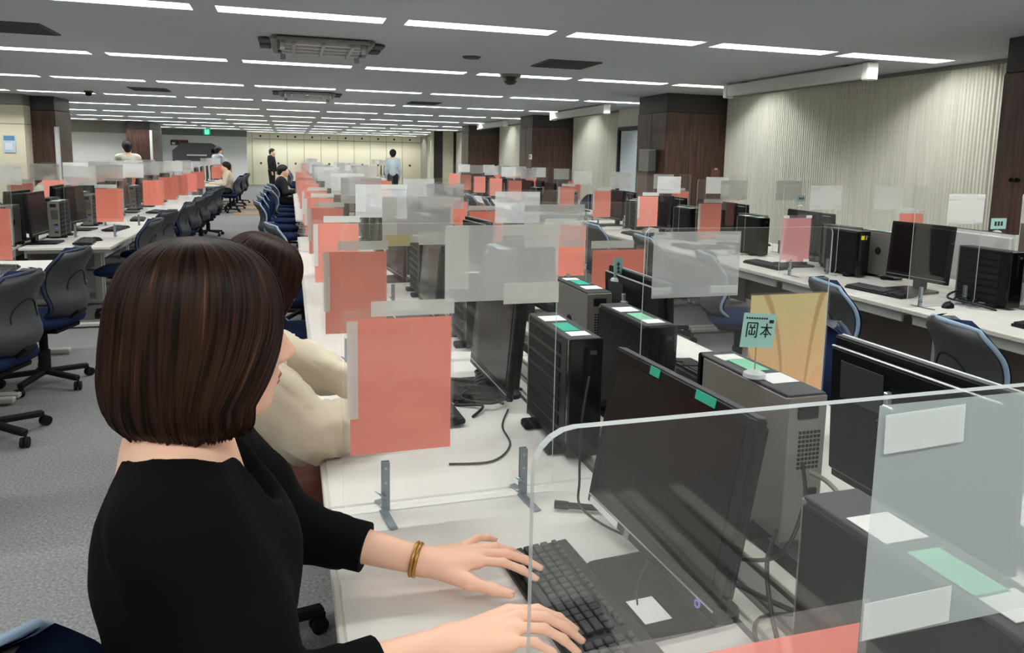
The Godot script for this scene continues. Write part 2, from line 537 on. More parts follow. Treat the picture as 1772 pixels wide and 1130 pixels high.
# the slab has a slot for every lamp: strips between the rows, and blocks between the lamps of a row
func ceiling_slab() -> void:
	var g := G.new()
	var z := 5.2
	var strip := func(za: float, zb: float, xa: float, xb: float) -> void:
		g.box(Vector3((xa + xb) * 0.5, CEIL + 0.1, (za + zb) * 0.5), Vector3(xb - xa, 0.2, za - zb))
	for r in ROWS:
		var zc: float = lamp_at(r, 0).z
		if zc > 5.0: continue
		strip.call(z, zc + 0.128, -9.2, 7.2)
		var x := -9.2
		for c in range(-5, 6):
			if not has_lamp(r, c): continue
			var xc: float = lamp_at(r, c).x
			strip.call(zc + 0.128, zc - 0.128, x, xc - 0.6175)
			x = xc + 0.6175
		strip.call(zc + 0.128, zc - 0.128, x, 7.2)
		z = zc - 0.128
	strip.call(z, -42.0, -9.2, 7.2)
	struct("ceiling", g, M.ceiling, "plain grey painted ceiling with rows of recessed strip lights")

func strip_light(at: Vector3, label: String) -> void:
	var t := thing("ceiling_strip_light", label, "ceiling light", at, 0.0, "ceiling strip lights in rows")
	mesh_node("housing", light_frame, M.lamp_white, t)
	mesh_node("tube", light_face, M.lamp, t)
	var l := AreaLight3D.new()
	l.name = "lamp"
	l.area_size = Vector2(1.18, 0.09)
	l.area_normalize_energy = true
	l.light_energy = lamp_energy
	l.light_color = Color(0.985, 1.0, 0.99)
	l.shadow_enabled = true
	l.rotation.x = -PI / 2
	l.position.y = 0.076
	t.add_child(l)

var light_frame: Mesh
var light_face: Mesh

func ceiling_things() -> void:
	var g := G.new()
	for s in [-1.0, 1.0]:
		g.box(Vector3(0, 0.073, s * 0.124), Vector3(1.235, 0.15, 0.006))
		g.box(Vector3(s * 0.6145, 0.073, 0), Vector3(0.006, 0.15, 0.25))
	g.box(Vector3(0, 0.147, 0), Vector3(1.235, 0.006, 0.25))
	light_frame = g.mesh()
	light_face = G.new().box(Vector3(0, 0.085, 0), Vector3(1.18, 0.01, 0.09), 0.003).mesh()
	var from_wall := ["nearest the ribbed wall"]
	for i in range(1, 11): from_wall.append(ORD[i] + " from the ribbed wall")
	for r in ROWS:
		for c in range(-5, 6):
			if not has_lamp(r, c) or lamp_at(r, c).z > 5.0: continue
			strip_light(lamp_at(r, c), "white strip light, %s, %s" % [from_wall[5 - c], "in the %s row" % ORD[r] if r >= 0 else "in the %s row overhead" % ORD[-1 - r]])
	# flat dark air grilles
	for e in [[2.95, -7.78, 0.62, "dark square air grille over the desks by the wall"], [-2.3, -7.55, 0.62, "dark square air grille at the corner of the ceiling"], [-2.25, -13.95, 0.6, "dark square air grille above the desks across the aisle"], [2.55, -14.5, 0.6, "dark square air grille in the fourth row of lights"], [1.85, -7.66, 0.2, "small round sprinkler cover on the ceiling"]]:
		var t := thing("air_grille", e[3], "air vent", Vector3(e[0], CEIL, e[1]))
		var w: float = e[2]
		if w < 0.3:
			obj("plate", G.new().lathe([Vector2(0.0, -0.02), Vector2(0.08, -0.02), Vector2(0.1, -0.002), Vector2(0.1, 0.0)]), M.vent, t)
			continue
		obj("plate", G.new().box(Vector3(0, -0.006, 0), Vector3(w, 0.012, w), 0.003), M.vent, t)
		for i in 7:
			obj("slat", G.new().box(Vector3(0, -0.015, -w * 0.42 + w * 0.14 * i), Vector3(w * 0.92, 0.008, w * 0.05)), M.vent, t)
	cassette(Vector3(0.32, 0, -7.45), "open metal air unit hanging among the nearest lights")
	cassette(Vector3(0.32, 0, -13.4), "smaller looking air unit farther along the ceiling")
	var d := thing("dome_camera", "dark dome hanging under a ceiling light", "camera", Vector3(2.69, CEIL, -9.05))
	obj("mount", G.new().lathe([Vector2(0.0, -0.03), Vector2(0.13, -0.03), Vector2(0.14, 0.0)]), M.grey_trim, d)
	obj("dome", G.new().lathe([Vector2(0.0, -0.13), Vector2(0.05, -0.12), Vector2(0.09, -0.085), Vector2(0.1, -0.03)]), M.dark_grey, d)
	d = thing("ceiling_sensor", "tiny black sensor beside a strip light near the first pillar", "sensor", Vector3(-3.42, CEIL, -15.0))
	obj("mount", G.new().lathe([Vector2(0.0, -0.03), Vector2(0.07, -0.03), Vector2(0.08, 0.0)]), M.dark_grey, d)
	obj("lens", G.new().lathe([Vector2(0.0, -0.09), Vector2(0.045, -0.08), Vector2(0.06, -0.03)]), M.black_matt, d)
	# pull-down screen cases along the ribbed wall
	for k in 3:
		var z0: float = [-6.2, -12.72, -19.45][k]
		var z1: float = [-8.8, -15.7, -22.4][k]
		var t := thing("screen_case", ["long white pull-down screen case before the nearest ribbed panels", "white pull-down screen case beyond the second pillar", "white pull-down screen case beyond the third pillar"][k], "projector screen", Vector3(5.67, 0, (z0 + z1) * 0.5))
		var hl := (z0 - z1) * 0.5
		obj("case", G.new().box(Vector3(0, 2.505, 0), Vector3(0.12, 0.15, hl * 2 - 0.16), 0.012), M.white_plastic, t)
		for s in [-1.0, 1.0]:
			obj("end_cap", G.new().box(Vector3(0, 2.5, s * (hl - 0.045)), Vector3(0.135, 0.175, 0.09), 0.01), M.white_plastic, t)
			obj("bracket", G.new().box(Vector3(0, 2.593, s * hl * 0.7), Vector3(0.06, 0.03, 0.05)), M.grey_trim, t)
		obj("pull_bar", G.new().box(Vector3(0, 2.422, 0), Vector3(0.03, 0.014, hl * 2 - 0.3), 0.003), M.grey_trim, t)
	# things on walls and pillars
	var e := thing("exit_sign", "green lit exit sign hanging from the beam", "exit sign", Vector3(-3.58, 2.5, -36.55))
	obj("housing", G.new().box(Vector3(0, 0, 0), Vector3(0.34, 0.34, 0.08), 0.01).box(Vector3(0, 0.1, -0.1), Vector3(0.05, 0.05, 0.2)), M.exit, e)
	obj("face", G.new().box(Vector3(0, -0.02, 0.042), Vector3(0.20, 0.22, 0.006)), M.sign_glow, e)
	var el := OmniLight3D.new()
	el.name = "glow"
	el.light_color = Color(0.35, 0.95, 0.7)
	el.light_energy = 0.03
	el.light_size = 0.1
	el.shadow_enabled = true
	el.position = Vector3(0, -0.02, 0.1)
	e.add_child(el)
	var p := thing("wall_notice", "blue and white notice on the cream wall panel", "poster", Vector3(-5.17, 1.64, -16.49))
	obj("sheet", G.new().box(Vector3.ZERO, Vector3(0.20, 0.34, 0.006)), mat(Color(0.72, 0.80, 0.86), 0.6), p)
	obj("heading", G.new().box(Vector3(0, 0.11, 0.004), Vector3(0.18, 0.09, 0.003)), mat(Color(0.36, 0.52, 0.66), 0.6), p)
	obj("text_block", G.new().box(Vector3(-0.01, -0.05, 0.004), Vector3(0.12, 0.13, 0.003)), mat(Color(0.84, 0.87, 0.9), 0.6), p)
	p = thing("wall_poster", "dark red and white poster on the pale far wall", "poster", Vector3(-4.8, 1.98, -36.98))
	obj("sheet", G.new().box(Vector3(0.18, 0, 0), Vector3(0.36, 0.24, 0.01)), mat(Color(0.42, 0.17, 0.16), 0.6), p)
	obj("picture", G.new().box(Vector3(-0.2, 0.0, 0), Vector3(0.38, 0.24, 0.01)), mat(Color(0.28, 0.20, 0.20), 0.6), p)
	obj("white_corner", G.new().box(Vector3(-0.26, -0.04, 0.006), Vector3(0.14, 0.1, 0.004)), M.paper, p)
	p = thing("wall_speaker", "grey box speaker on the corner of the second pillar", "speaker", Vector3(5.5, 1.56, -10.7))
	obj("cabinet", G.new().box(Vector3.ZERO, Vector3(0.16, 0.36, 0.32), 0.015), M.grey_trim, p)
	obj("grille", G.new().box(Vector3(0, 0, 0.163), Vector3(0.13, 0.32, 0.008), 0.003), M.vent, p)
	obj("bracket", G.new().box(Vector3(0.09, 0, 0), Vector3(0.06, 0.06, 0.06)), M.dark_trim, p)
	p = thing("wall_plate", "small brown notice plate on the second pillar", "sign", Vector3(6.5, 1.25, -10.29))
	obj("plate", G.new().box(Vector3.ZERO, Vector3(0.15, 0.40, 0.014), 0.003), mat(Color(0.45, 0.30, 0.24), 0.6), p)
	obj("clip", G.new().box(Vector3(0.0, 0.2, 0.01), Vector3(0.05, 0.03, 0.01)), M.silver, p)
	p = thing("wall_switch", "pair of small switches on the nearest dark pillar", "switch", Vector3(5.592, 1.46, -4.5))
	for s in [-1.0, 1.0]:
		obj("switch", G.new().lathe([Vector2(0.018, -0.008), Vector2(0.018, 0.004), Vector2(0.0, 0.008)], 10), M.black_matt, p).transform = Transform3D(Basis(Vector3.FORWARD, PI / 2), Vector3(0, 0, s * 0.025))
	p = thing("wall_thermostat", "small white box on the third pillar", "switch", Vector3(5.585, 1.6, -16.95))
	obj("box", G.new().box(Vector3.ZERO, Vector3(0.03, 0.12, 0.16), 0.006), M.white_plastic, p)
	obj("dial", G.new().box(Vector3(-0.018, 0.01, 0.0), Vector3(0.006, 0.05, 0.08)), M.grey_trim, p)

func cassette(at: Vector3, label: String) -> void:
	var t := thing("ceiling_air_unit", label, "air conditioner", Vector3(at.x, CEIL, at.z))
	var g := G.new()
	for s in [-1.0, 1.0]:
		g.box(Vector3(s * 0.43, -0.03, 0), Vector3(0.05, 0.03, 0.96), 0.006)
		g.box(Vector3(0, -0.03, s * 0.455), Vector3(0.86, 0.03, 0.05), 0.006)
	obj("frame", g, M.grey_trim, t)
	for i in 4:
		obj("louvre", G.new().box(Vector3(0, -0.045, -0.33 + 0.22 * i), Vector3(0.74, 0.04, 0.035), 0.006), M.white_plastic, t)
	for i in 3:
		obj("cross_bar", G.new().box(Vector3(-0.26 + 0.26 * i, -0.065, 0), Vector3(0.035, 0.025, 0.86), 0.005), M.steel, t)
	for sx in [-1.0, 1.0]:
		for sz in [-1.0, 1.0]:
			obj("hanger", G.new().box(Vector3(sx * 0.36, -0.06, sz * 0.36), Vector3(0.05, 0.12, 0.05), 0.005), M.steel, t)
			obj("corner_flap", G.new().box(Vector3(sx * 0.52, -0.02, sz * 0.18), Vector3(0.1, 0.02, 0.22), 0.004), M.vent, t)
	obj("tray", G.new().box(Vector3(0, -0.006, 0), Vector3(0.8, 0.012, 0.88)), M.vent, t)
# ---------------------------------------------------------------- furniture; in every maker the user sits at -x and looks towards +x
func make_desk(w := 1.2, d := 0.70) -> Node3D:
	var t := proto("desk")
	obj("tabletop", G.new().box(Vector3(d * 0.5 + 0.006, TOP - 0.0125, 0), Vector3(d - 0.012, 0.025, w - 0.004), 0.004), M.desk, t)
	obj("edge_band", G.new().box(Vector3(0.006, TOP - 0.0135, 0), Vector3(0.012, 0.025, w - 0.006), 0.004), M.desk_edge, t)
	obj("apron", G.new().box(Vector3(0.06, TOP - 0.06, 0), Vector3(0.02, 0.07, w - 0.08), 0.003), M.desk_leg, t)
	obj("rear_rail", G.new().box(Vector3(d - 0.04, TOP - 0.06, 0), Vector3(0.02, 0.07, w - 0.08), 0.003), M.desk_leg, t)
	obj("modesty_panel", G.new().box(Vector3(d - 0.06, 0.46, 0), Vector3(0.016, 0.42, w - 0.1), 0.003), M.panel, t)
	for s in [-1.0, 1.0]:
		var z: float = s * (w * 0.5 - 0.05)
		var leg := obj("leg", G.new().box(Vector3(d * 0.52, 0.37, z), Vector3(0.07, 0.65, 0.035), 0.006), M.desk_leg, t)
		obj("foot", G.new().box(Vector3(d * 0.5, 0.03, z), Vector3(d - 0.06, 0.035, 0.05), 0.008), M.desk_leg, leg)
		obj("arm", G.new().box(Vector3(d * 0.5, TOP - 0.04, z), Vector3(d - 0.1, 0.03, 0.04), 0.004), M.desk_leg, leg)
	return t

func make_monitor(w := 0.49, h := 0.375, lift := 0.035, tilt := 5.0, silver := true, shade: Material = null, base_z := 0.0) -> Node3D:
	# base at the origin on the desk; the screen faces -x
	var t := proto("monitor")
	var case: Material = shade if shade else M.black
	obj("base", G.new().extrude(round_rect(-0.15 if base_z == 0.0 else -0.115, -0.125 - base_z, 0.10, 0.125 - base_z, 0.03), 0, 0.014, true, true), case, t).transform = Transform3D(Basis(Vector3.RIGHT, -PI / 2), Vector3(0, 0, 0))
	obj("neck", G.new().box(Vector3(0.055, 0.012 + (lift + 0.12) * 0.5, 0), Vector3(0.04, lift + 0.12, 0.09), 0.01), case, t)
	var b := Transform3D(Basis(Vector3.BACK, -deg_to_rad(tilt)), Vector3(0, lift, 0))
	var g := G.new(); g.t = b
	g.box(Vector3(0.012, h * 0.5, 0), Vector3(0.024, h, w), 0.004)
	obj("bezel", g, case, t)
	g = G.new(); g.t = b
	g.box(Vector3(0.036, h * 0.52, 0), Vector3(0.026, h * 0.86, w * 0.93), 0.01)
	obj("back_cover", g, case, t)
	g = G.new(); g.t = b
	g.box(Vector3(-0.0008, h * 0.5 + 0.012, 0), Vector3(0.002, h - 0.066, w - 0.05))
	obj("screen", g, M.screen, t)
	if silver:
		g = G.new(); g.t = b
		g.box(Vector3(0.012, h + 0.0006, 0), Vector3(0.021, 0.003, w - 0.008), 0.001)
		obj("top_trim", g, M.dark_grey, t)
		g = G.new(); g.t = b
		g.box(Vector3(-0.001, 0.022, 0), Vector3(0.003, 0.0025, w - 0.02))
		obj("lower_trim", g, M.silver, t)
	g = G.new(); g.t = b
	g.box(Vector3(0.052, h * 0.42, 0), Vector3(0.02, 0.13, 0.13), 0.006)
	obj("mount_plate", g, case, t)
	return t

func make_tower(plain := false, smooth := false) -> Node3D:
	# 0.10 wide (x), 0.34 high, 0.36 long (z); the front looks to +z, the grey steel side to +x
	var t := proto("computer")
	var g := G.new()
	g.box(Vector3(-0.004, 0.18, 0), Vector3(0.092, 0.32, 0.335), 0.004)
	obj("case", g, M.black, t)
	if not plain:
		g = G.new()
		for i in 7: g.box(Vector3(-0.0505, 0.055 + 0.042 * i, -0.02), Vector3(0.003, 0.03, 0.27), 0.001)
		if smooth: obj("side_panel", G.new().box(Vector3(-0.0508, 0.18, -0.005), Vector3(0.003, 0.31, 0.325), 0.001), M.black, t)
		else: obj("ridged_side", g, M.black_matt, t)
	obj("steel_side", G.new().box(Vector3(0.045, 0.18, -0.005), Vector3(0.008, 0.318, 0.33), 0.002), M.grey_metal, t)
	var f := obj("front_panel", G.new().box(Vector3(0, 0.18, 0.1755), Vector3(0.1, 0.335, 0.02), 0.004), M.black_gloss, t)
	if not plain:
		obj("drive_door", G.new().box(Vector3(0, 0.26, 0.1865), Vector3(0.014, 0.13, 0.004), 0.001), M.black, f)
		obj("power_button", G.new().box(Vector3(0.02, 0.31, 0.1865), Vector3(0.02, 0.012, 0.004), 0.001), M.dark_grey, f)
		g = G.new()
		g.box(Vector3(0, 0.18, -0.171), Vector3(0.098, 0.325, 0.01), 0.002)
		var bk := obj("back_plate", g, M.grey_metal, t)
		g = G.new()
		for i in 9:
			for j in 6: g.box(Vector3(-0.032 + 0.0095 * j, 0.185 + 0.0098 * i, -0.1765), Vector3(0.006, 0.006, 0.002))
		tag(obj("vent_holes", g, M.hole, bk), "", "", "", "stuff")
		obj("power_socket", G.new().box(Vector3(0.0, 0.31, -0.178), Vector3(0.05, 0.03, 0.006), 0.002), M.hole, bk)
		for i in 3: obj("port", G.new().box(Vector3(-0.02, 0.06 + 0.035 * i, -0.178), Vector3(0.03, 0.014, 0.006), 0.002), [M.hole, M.ring, M.hole][i], bk)
		obj("side_lock", G.new().cyl(Vector3(0.048, 0.2, 0.0), Vector3(0.0515, 0.2, 0.0), 0.03, 0.028, 16), M.hole, t)
	obj("top_cover", G.new().box(Vector3(0, 0.343, 0), Vector3(0.096, 0.008, 0.345), 0.003), M.dark_grey, t)
	for s in [-1.0, 1.0]:
		obj("stand_foot", G.new().box(Vector3(0, 0.012, s * 0.1), Vector3(0.17, 0.024, 0.05), 0.006), M.black_matt, t)
	return t

func add_top_labels(t: Node3D, k: int) -> void:   # paper slips and a green sticker on top of a tower
	obj("paper_slip", G.new().box(Vector3(-0.005, 0.3482, -0.1 + 0.02 * k), Vector3(0.07, 0.0012, 0.07)), M.paper, t)
	obj("green_sticker", G.new().box(Vector3(-0.005, 0.3482, 0.02 + 0.015 * k), Vector3(0.05, 0.0012, 0.1)), M.green if k == 1 else M.green_pale, t)
	obj("paper_slip", G.new().box(Vector3(0.0, 0.3482, 0.12), Vector3(0.06, 0.0012, 0.05)), M.paper, t)

func make_keyboard(separate: bool) -> Node3D:
	# long side along z, the user's edge at -x; 0.44 x 0.15
	var t := proto("keyboard")
	var g := G.new()
	g.t = Transform3D(Basis(Vector3.BACK, deg_to_rad(4)), Vector3(0, 0.012, 0))
	g.box(Vector3.ZERO, Vector3(0.152, 0.016, 0.445), 0.006)
	obj("body", g, M.black, t)
	var key := G.new().box(Vector3.ZERO, Vector3(0.0155, 0.008, 0.0155), 0.0025).mesh()
	var wide := G.new().box(Vector3.ZERO, Vector3(0.0155, 0.008, 0.033), 0.0025).mesh()
	var space := G.new().box(Vector3.ZERO, Vector3(0.0155, 0.008, 0.11), 0.0025).mesh()
	var small := G.new().box(Vector3.ZERO, Vector3(0.010, 0.007, 0.014), 0.002).mesh()
	var all := G.new()
	for r in 6:
		var x := -0.056 + 0.0188 * r + (0.004 if r == 5 else 0.0)
		var z := -0.208
		while z < 0.208:
			var m: Mesh = key
			var step := 0.0188
			if r == 5: m = small
			elif r == 0 and absf(z + 0.115) < 0.01:
				m = space; step = 0.113
			elif (r in [1, 2, 3]) and (z < -0.2 or absf(z - 0.055) < 0.01):
				m = wide; step = 0.0362
			var at := Vector3(x, 0.0245 + 0.07 * x, z + step * 0.5 - 0.0094)
			if not (absf(z - 0.09) < 0.0095 or absf(z - 0.155) < 0.006):
				if separate:
					var o := mesh_node("key", m, M.key, t)
					o.position = at
					o.rotation.z = deg_to_rad(4)
				else:
					all.t = Transform3D(Basis(Vector3.BACK, deg_to_rad(4)), at)
					var s := Vector3(0.0155, 0.008, step - 0.0033)
					all.box(Vector3.ZERO, s)
			z += step
	if not separate:
		tag(obj("keys", all, M.key, t), "", "", "", "stuff")
	return t

func outline_x(v: float) -> float:   # half width of a chair back at the height v (0 bottom .. 1 top)
	if v > 0.5: return 0.215 * pow(maxf(0.0, 1.0 - pow((v - 0.5) / 0.5, 3.0)), 1.0 / 2.6)
	return 0.215 * pow(maxf(0.0, 1.0 - pow((0.5 - v) / 0.56, 3.0)), 1.0 / 2.4)

func back_point(v: float, u: float, off: float) -> Vector3:
	# the back's curve: bulging out low down, leaning away at the top
	var y := 0.46 + 0.475 * v
	var x := -0.17 - 0.125 * sin(minf(v * 3.2, 1.0) * PI * 0.5) + 0.062 * sin(clampf((v - 0.16) / 0.72, 0, 1) * PI) - 0.03 * maxf(0.0, v - 0.7) / 0.3
	var hw := outline_x(v)
	return Vector3(x + 0.085 * u * u + off, y, hw * u)

func back_sheet(off: float, inset: float, flip: bool) -> G:
	var rows: Array = []
	for i in 15:
		var v := lerpf(inset, 1.0 - inset, i / 14.0)
		var row := PackedVector3Array()
		for j in 13:
			row.append(back_point(v, (j / 6.0 - 1.0) * (1.0 - inset), off))
		rows.append(row)
	return G.new().grid(rows, false, flip)

func make_chair(far := false, rim: Material = null) -> Node3D:
	var t := proto("chair")
	var sh := back_sheet(-0.016, 0.0, false)
	var inner := back_sheet(0.0, 0.0, true)
	sh.v.append_array(inner.v); sh.n.append_array(inner.n); sh.uv.append_array(inner.uv)
	obj("back_shell", sh, M.shell, t)
	var cu := back_sheet(0.024, 0.012, true)
	var lip := back_sheet(0.010, 0.012, true)
	cu.v.append_array(lip.v); cu.n.append_array(lip.n); cu.uv.append_array(lip.uv)
	var rim_pts: Array = []
	for i in 61:
		var q := i / 60.0
		var v: float
		var u: float
		if q < 0.42: v = lerpf(0.05, 0.93, q / 0.42); u = -1.0
		elif q < 0.58: v = 0.93 + 0.05 * sin((q - 0.42) / 0.16 * PI); u = lerpf(-1.0, 1.0, (q - 0.42) / 0.16)
		else: v = lerpf(0.93, 0.05, (q - 0.58) / 0.42); u = 1.0
		rim_pts.append(back_point(v, u * 0.985, 0.004))
	obj("back_cushion", cu, M.blue, t)
	obj("rim", G.new().tube(rim_pts, 0.0115, 6), rim if rim else M.blue_rim, t)
	# seat
	var rows: Array = []
	for i in 9:
		var row := PackedVector3Array()
		var ring: Array = [[0.0, 0.485], [0.12, 0.49], [0.19, 0.487], [0.225, 0.473], [0.235, 0.45], [0.225, 0.425], [0.19, 0.41], [0.1, 0.405], [0.0, 0.405]][i]
		for j in 33:
			var a := TAU * j / 32.0
			var c := cos(a); var s := sin(a)
			var sq := 1.0 / pow(pow(absf(c), 4.0) + pow(absf(s), 4.0), 0.25)
			row.append(Vector3(c * sq * ring[0] + 0.02, ring[1] - 0.012 * maxf(0.0, c) * ring[0] / 0.235, -s * sq * ring[0]))
		rows.append(row)
	obj("seat", G.new().grid(rows, true, true), M.blue, t)
	obj("seat_pan", G.new().box(Vector3(-0.02, 0.395, 0), Vector3(0.30, 0.03, 0.28), 0.01).bar(Vector3(-0.10, 0.39, 0), Vector3(-0.262, 0.52, 0), 0.1, 0.03, 0.01), M.black_matt, t)
	obj("column", G.new().lathe([Vector2(0.036, 0.08), Vector2(0.036, 0.24), Vector2(0.026, 0.241), Vector2(0.026, 0.39)]), M.black_matt, t)
	var leg := G.new().bar(Vector3(0.02, 0.095, 0), Vector3(0.27, 0.075, 0), 0.042, 0.032, 0.008).mesh()
	var cas := G.new()
	cas.cyl(Vector3(-0.012, 0.029, -0.02), Vector3(-0.012, 0.029, -0.005), 0.028, -1, 12).cyl(Vector3(-0.012, 0.029, 0.005), Vector3(-0.012, 0.029, 0.02), 0.028, -1, 12).box(Vector3(0, 0.052, 0), Vector3(0.02, 0.03, 0.012), 0.003)
	var casm := cas.mesh()
	for i in 5:
		var b := Basis(Vector3.UP, TAU * i / 5.0 + 0.3)
		var l := mesh_node("base_leg", leg, M.black_matt, t)
		l.basis = b
		var c := mesh_node("caster", casm, M.black_matt, l)
		c.position = Vector3(0.268, 0, 0)
		c.rotation.y = 1.1 * i
	if not far:
		var arc: Array = []
		for i in 13:
			var a := PI * i / 12.0
			arc.append(back_point(0.42 + 0.24 * sin(a), -0.5 * cos(a), -0.018))
		obj("handle_groove", G.new().tube(arc, 0.004, 5), M.hole, t)
	return t

# an acrylic desk screen across the desk: x from x0 to x1, its foot on the desk at y = 0
func make_screen(x0: float, x1: float, h: float, brackets := true, rounded := 0.02, thick := 0.0025) -> Node3D:
	var t := proto("desk screen")
	var poly := round_rect(x0, 0.012, x1, h, rounded, 5)
	obj("pane", G.new().extrude(poly, -thick, thick, false, true), M.acrylic, t)
	obj("edge", G.new().extrude(poly, -thick, thick, true, false), M.acrylic_rim, t)
	if brackets:
		for f in [0.19, 0.85]:
			var x := lerpf(x0, x1, f)
			var b := obj("bracket", G.new().box(Vector3(x, 0.06, 0.006), Vector3(0.019, 0.12, 0.003), 0.001).box(Vector3(x, 0.06, -0.006), Vector3(0.019, 0.12, 0.003), 0.001), M.steel, t)
			var g := G.new()
			g.bar(Vector3(x - 0.006, 0.003, 0.005), Vector3(x + 0.006, 0.003, 0.10), 0.019, 0.003, 0.001).bar(Vector3(x + 0.002, 0.003, -0.005), Vector3(x - 0.012, 0.003, -0.05), 0.019, 0.003, 0.001)
			g.bar(Vector3(x, 0.03, 0.008), Vector3(x - 0.022, 0.055, 0.02), 0.017, 0.003)
			obj("foot_strap", g, M.steel, b)
			g = G.new()
			for y in [0.035, 0.07, 0.105]: g.cyl(Vector3(x, y, 0.0072), Vector3(x, y, 0.0082), 0.0032, -1, 8)
			obj("screw", g, M.silver, b)
	return t

func bowed(x0: float, y0: float, x1: float, y1: float, z: float, bow: float, ripple := 0.0) -> G:
	var rows: Array = []
	for i in 13:
		var row := PackedVector3Array()
		for j in 11:
			var p := j / 10.0; var q := i / 12.0
			row.append(Vector3(lerpf(x0, x1, p), lerpf(y0, y1, q), z + bow * sin(p * PI) * sin(q * PI) + ripple * sin(p * 9.0 + q * 5.0) * sin(q * 7.0)))
		rows.append(row)
	return G.new().grid(rows)

# a clear file pouch with coloured paper in it, hung on a screen; lower corner at (x0, y0)
func make_pouch(x0: float, y0: float, x1: float, y1: float, paper: Material, taped := true, bow := 0.004, kind := 0) -> Node3D:
	var t := proto("file pouch")
	obj("paper", bowed(x0 + 0.012, y0 + 0.004, x1 - 0.006, y1 - 0.022, 0.0065, bow, 0.0008), paper, t)
	obj("film", bowed(x0, y0, x1, y1, 0.0095, bow), M.pouch, t)
	if taped:
		if kind == 0:
			obj("tape", G.new().box(Vector3(lerpf(x0, x1, 0.62), y1 + 0.002, 0.0105 + bow * 0.1), Vector3((x1 - x0) * 0.76, 0.035, 0.0006)), M.tape, t)
			obj("tape", G.new().box(Vector3(x0 + 0.018, lerpf(y0, y1, 0.6), 0.0125 + bow * 0.2), Vector3(0.024, (y1 - y0) * 0.66, 0.0006)), M.tape, t)
		else:
			for s in [[x0 + 0.04, y1 - 0.012], [x1 - 0.03, y1 - 0.012], [x0 + 0.04, y0 + 0.012], [x1 - 0.03, y0 + 0.012]]:
				obj("tape", G.new().box(Vector3(s[0], s[1], 0.0115), Vector3(0.05, 0.02, 0.0006)), M.paper, t)
	return t

# a sheet of frosted film taped to a screen
func make_sheet(x0: float, y0: float, x1: float, y1: float, kind: int, film_mat: Material) -> Node3D:
	var t := proto("plastic sheet")
	obj("film", bowed(x0, y0, x1, y1, 0.0055, 0.0015), film_mat, t)
	var w := x1 - x0; var h := y1 - y0
	if kind == 0:
		obj("tape", G.new().box(Vector3(x0 + 0.028, y0 + h * 0.58, 0.0085), Vector3(0.056, h * 0.82, 0.0006)), M.tape, t)
		obj("tape", G.new().box(Vector3(x1 - w * 0.25, y1 - 0.012, 0.0092), Vector3(w * 0.52, 0.026, 0.0006)), M.tape, t)
		obj("tape", G.new().box(Vector3(x1 - w * 0.24, y0 + 0.016, 0.0092), Vector3(w * 0.5, 0.05, 0.0006)), M.tape, t)
	else:
		for s in [[x0 + 0.045, y1 - 0.022, 0.08, 2.0], [x1 - 0.03, y1 - 0.02, 0.06, -1.0], [x0 + 0.045, y0 + 0.02, 0.09, 1.0], [x1 - 0.035, y0 + 0.02, 0.06, -2.0]]:
			var g := G.new()
			g.t = Transform3D(Basis(Vector3.BACK, deg_to_rad(s[3])), Vector3(s[0], s[1], 0.008))
			obj("tape", g.box(Vector3.ZERO, Vector3(s[2], 0.032 if kind == 1 else 0.022, 0.0006)), M.tape_near if kind == 1 else M.tape, t)
	return t

func make_mouse() -> Node3D:
	var t := proto("mouse")
	var rows: Array = []
	for i in 7:
		var a := PI * 0.5 * i / 6.0
		var row := PackedVector3Array()
		for j in 17:
			var b := TAU * j / 16.0
			row.append(Vector3(cos(b) * 0.055 * cos(a), 0.036 * sin(a), -sin(b) * 0.031 * cos(a)))
		rows.append(row)
	obj("shell", G.new().grid(rows, true), M.black, t)
	obj("wheel", G.new().cyl(Vector3(0.022, 0.031, -0.003), Vector3(0.022, 0.031, 0.003), 0.007, -1, 10), M.dark_grey, t)
	return t

# strokes of a written character on a card, in its own x and y (0..1)
func strokes(list: Array, sx: float, sy: float, w: float, z: float) -> G:
	var g := G.new()
	for s in list:
		for i in s.size() - 1:
			var a := Vector3(s[i][0] * sx, s[i][1] * sy, z)
			var b := Vector3(s[i + 1][0] * sx, s[i + 1][1] * sy, z)
			g.bar(a, b, w, 0.0008, 0.0, Vector3.BACK)
	return g

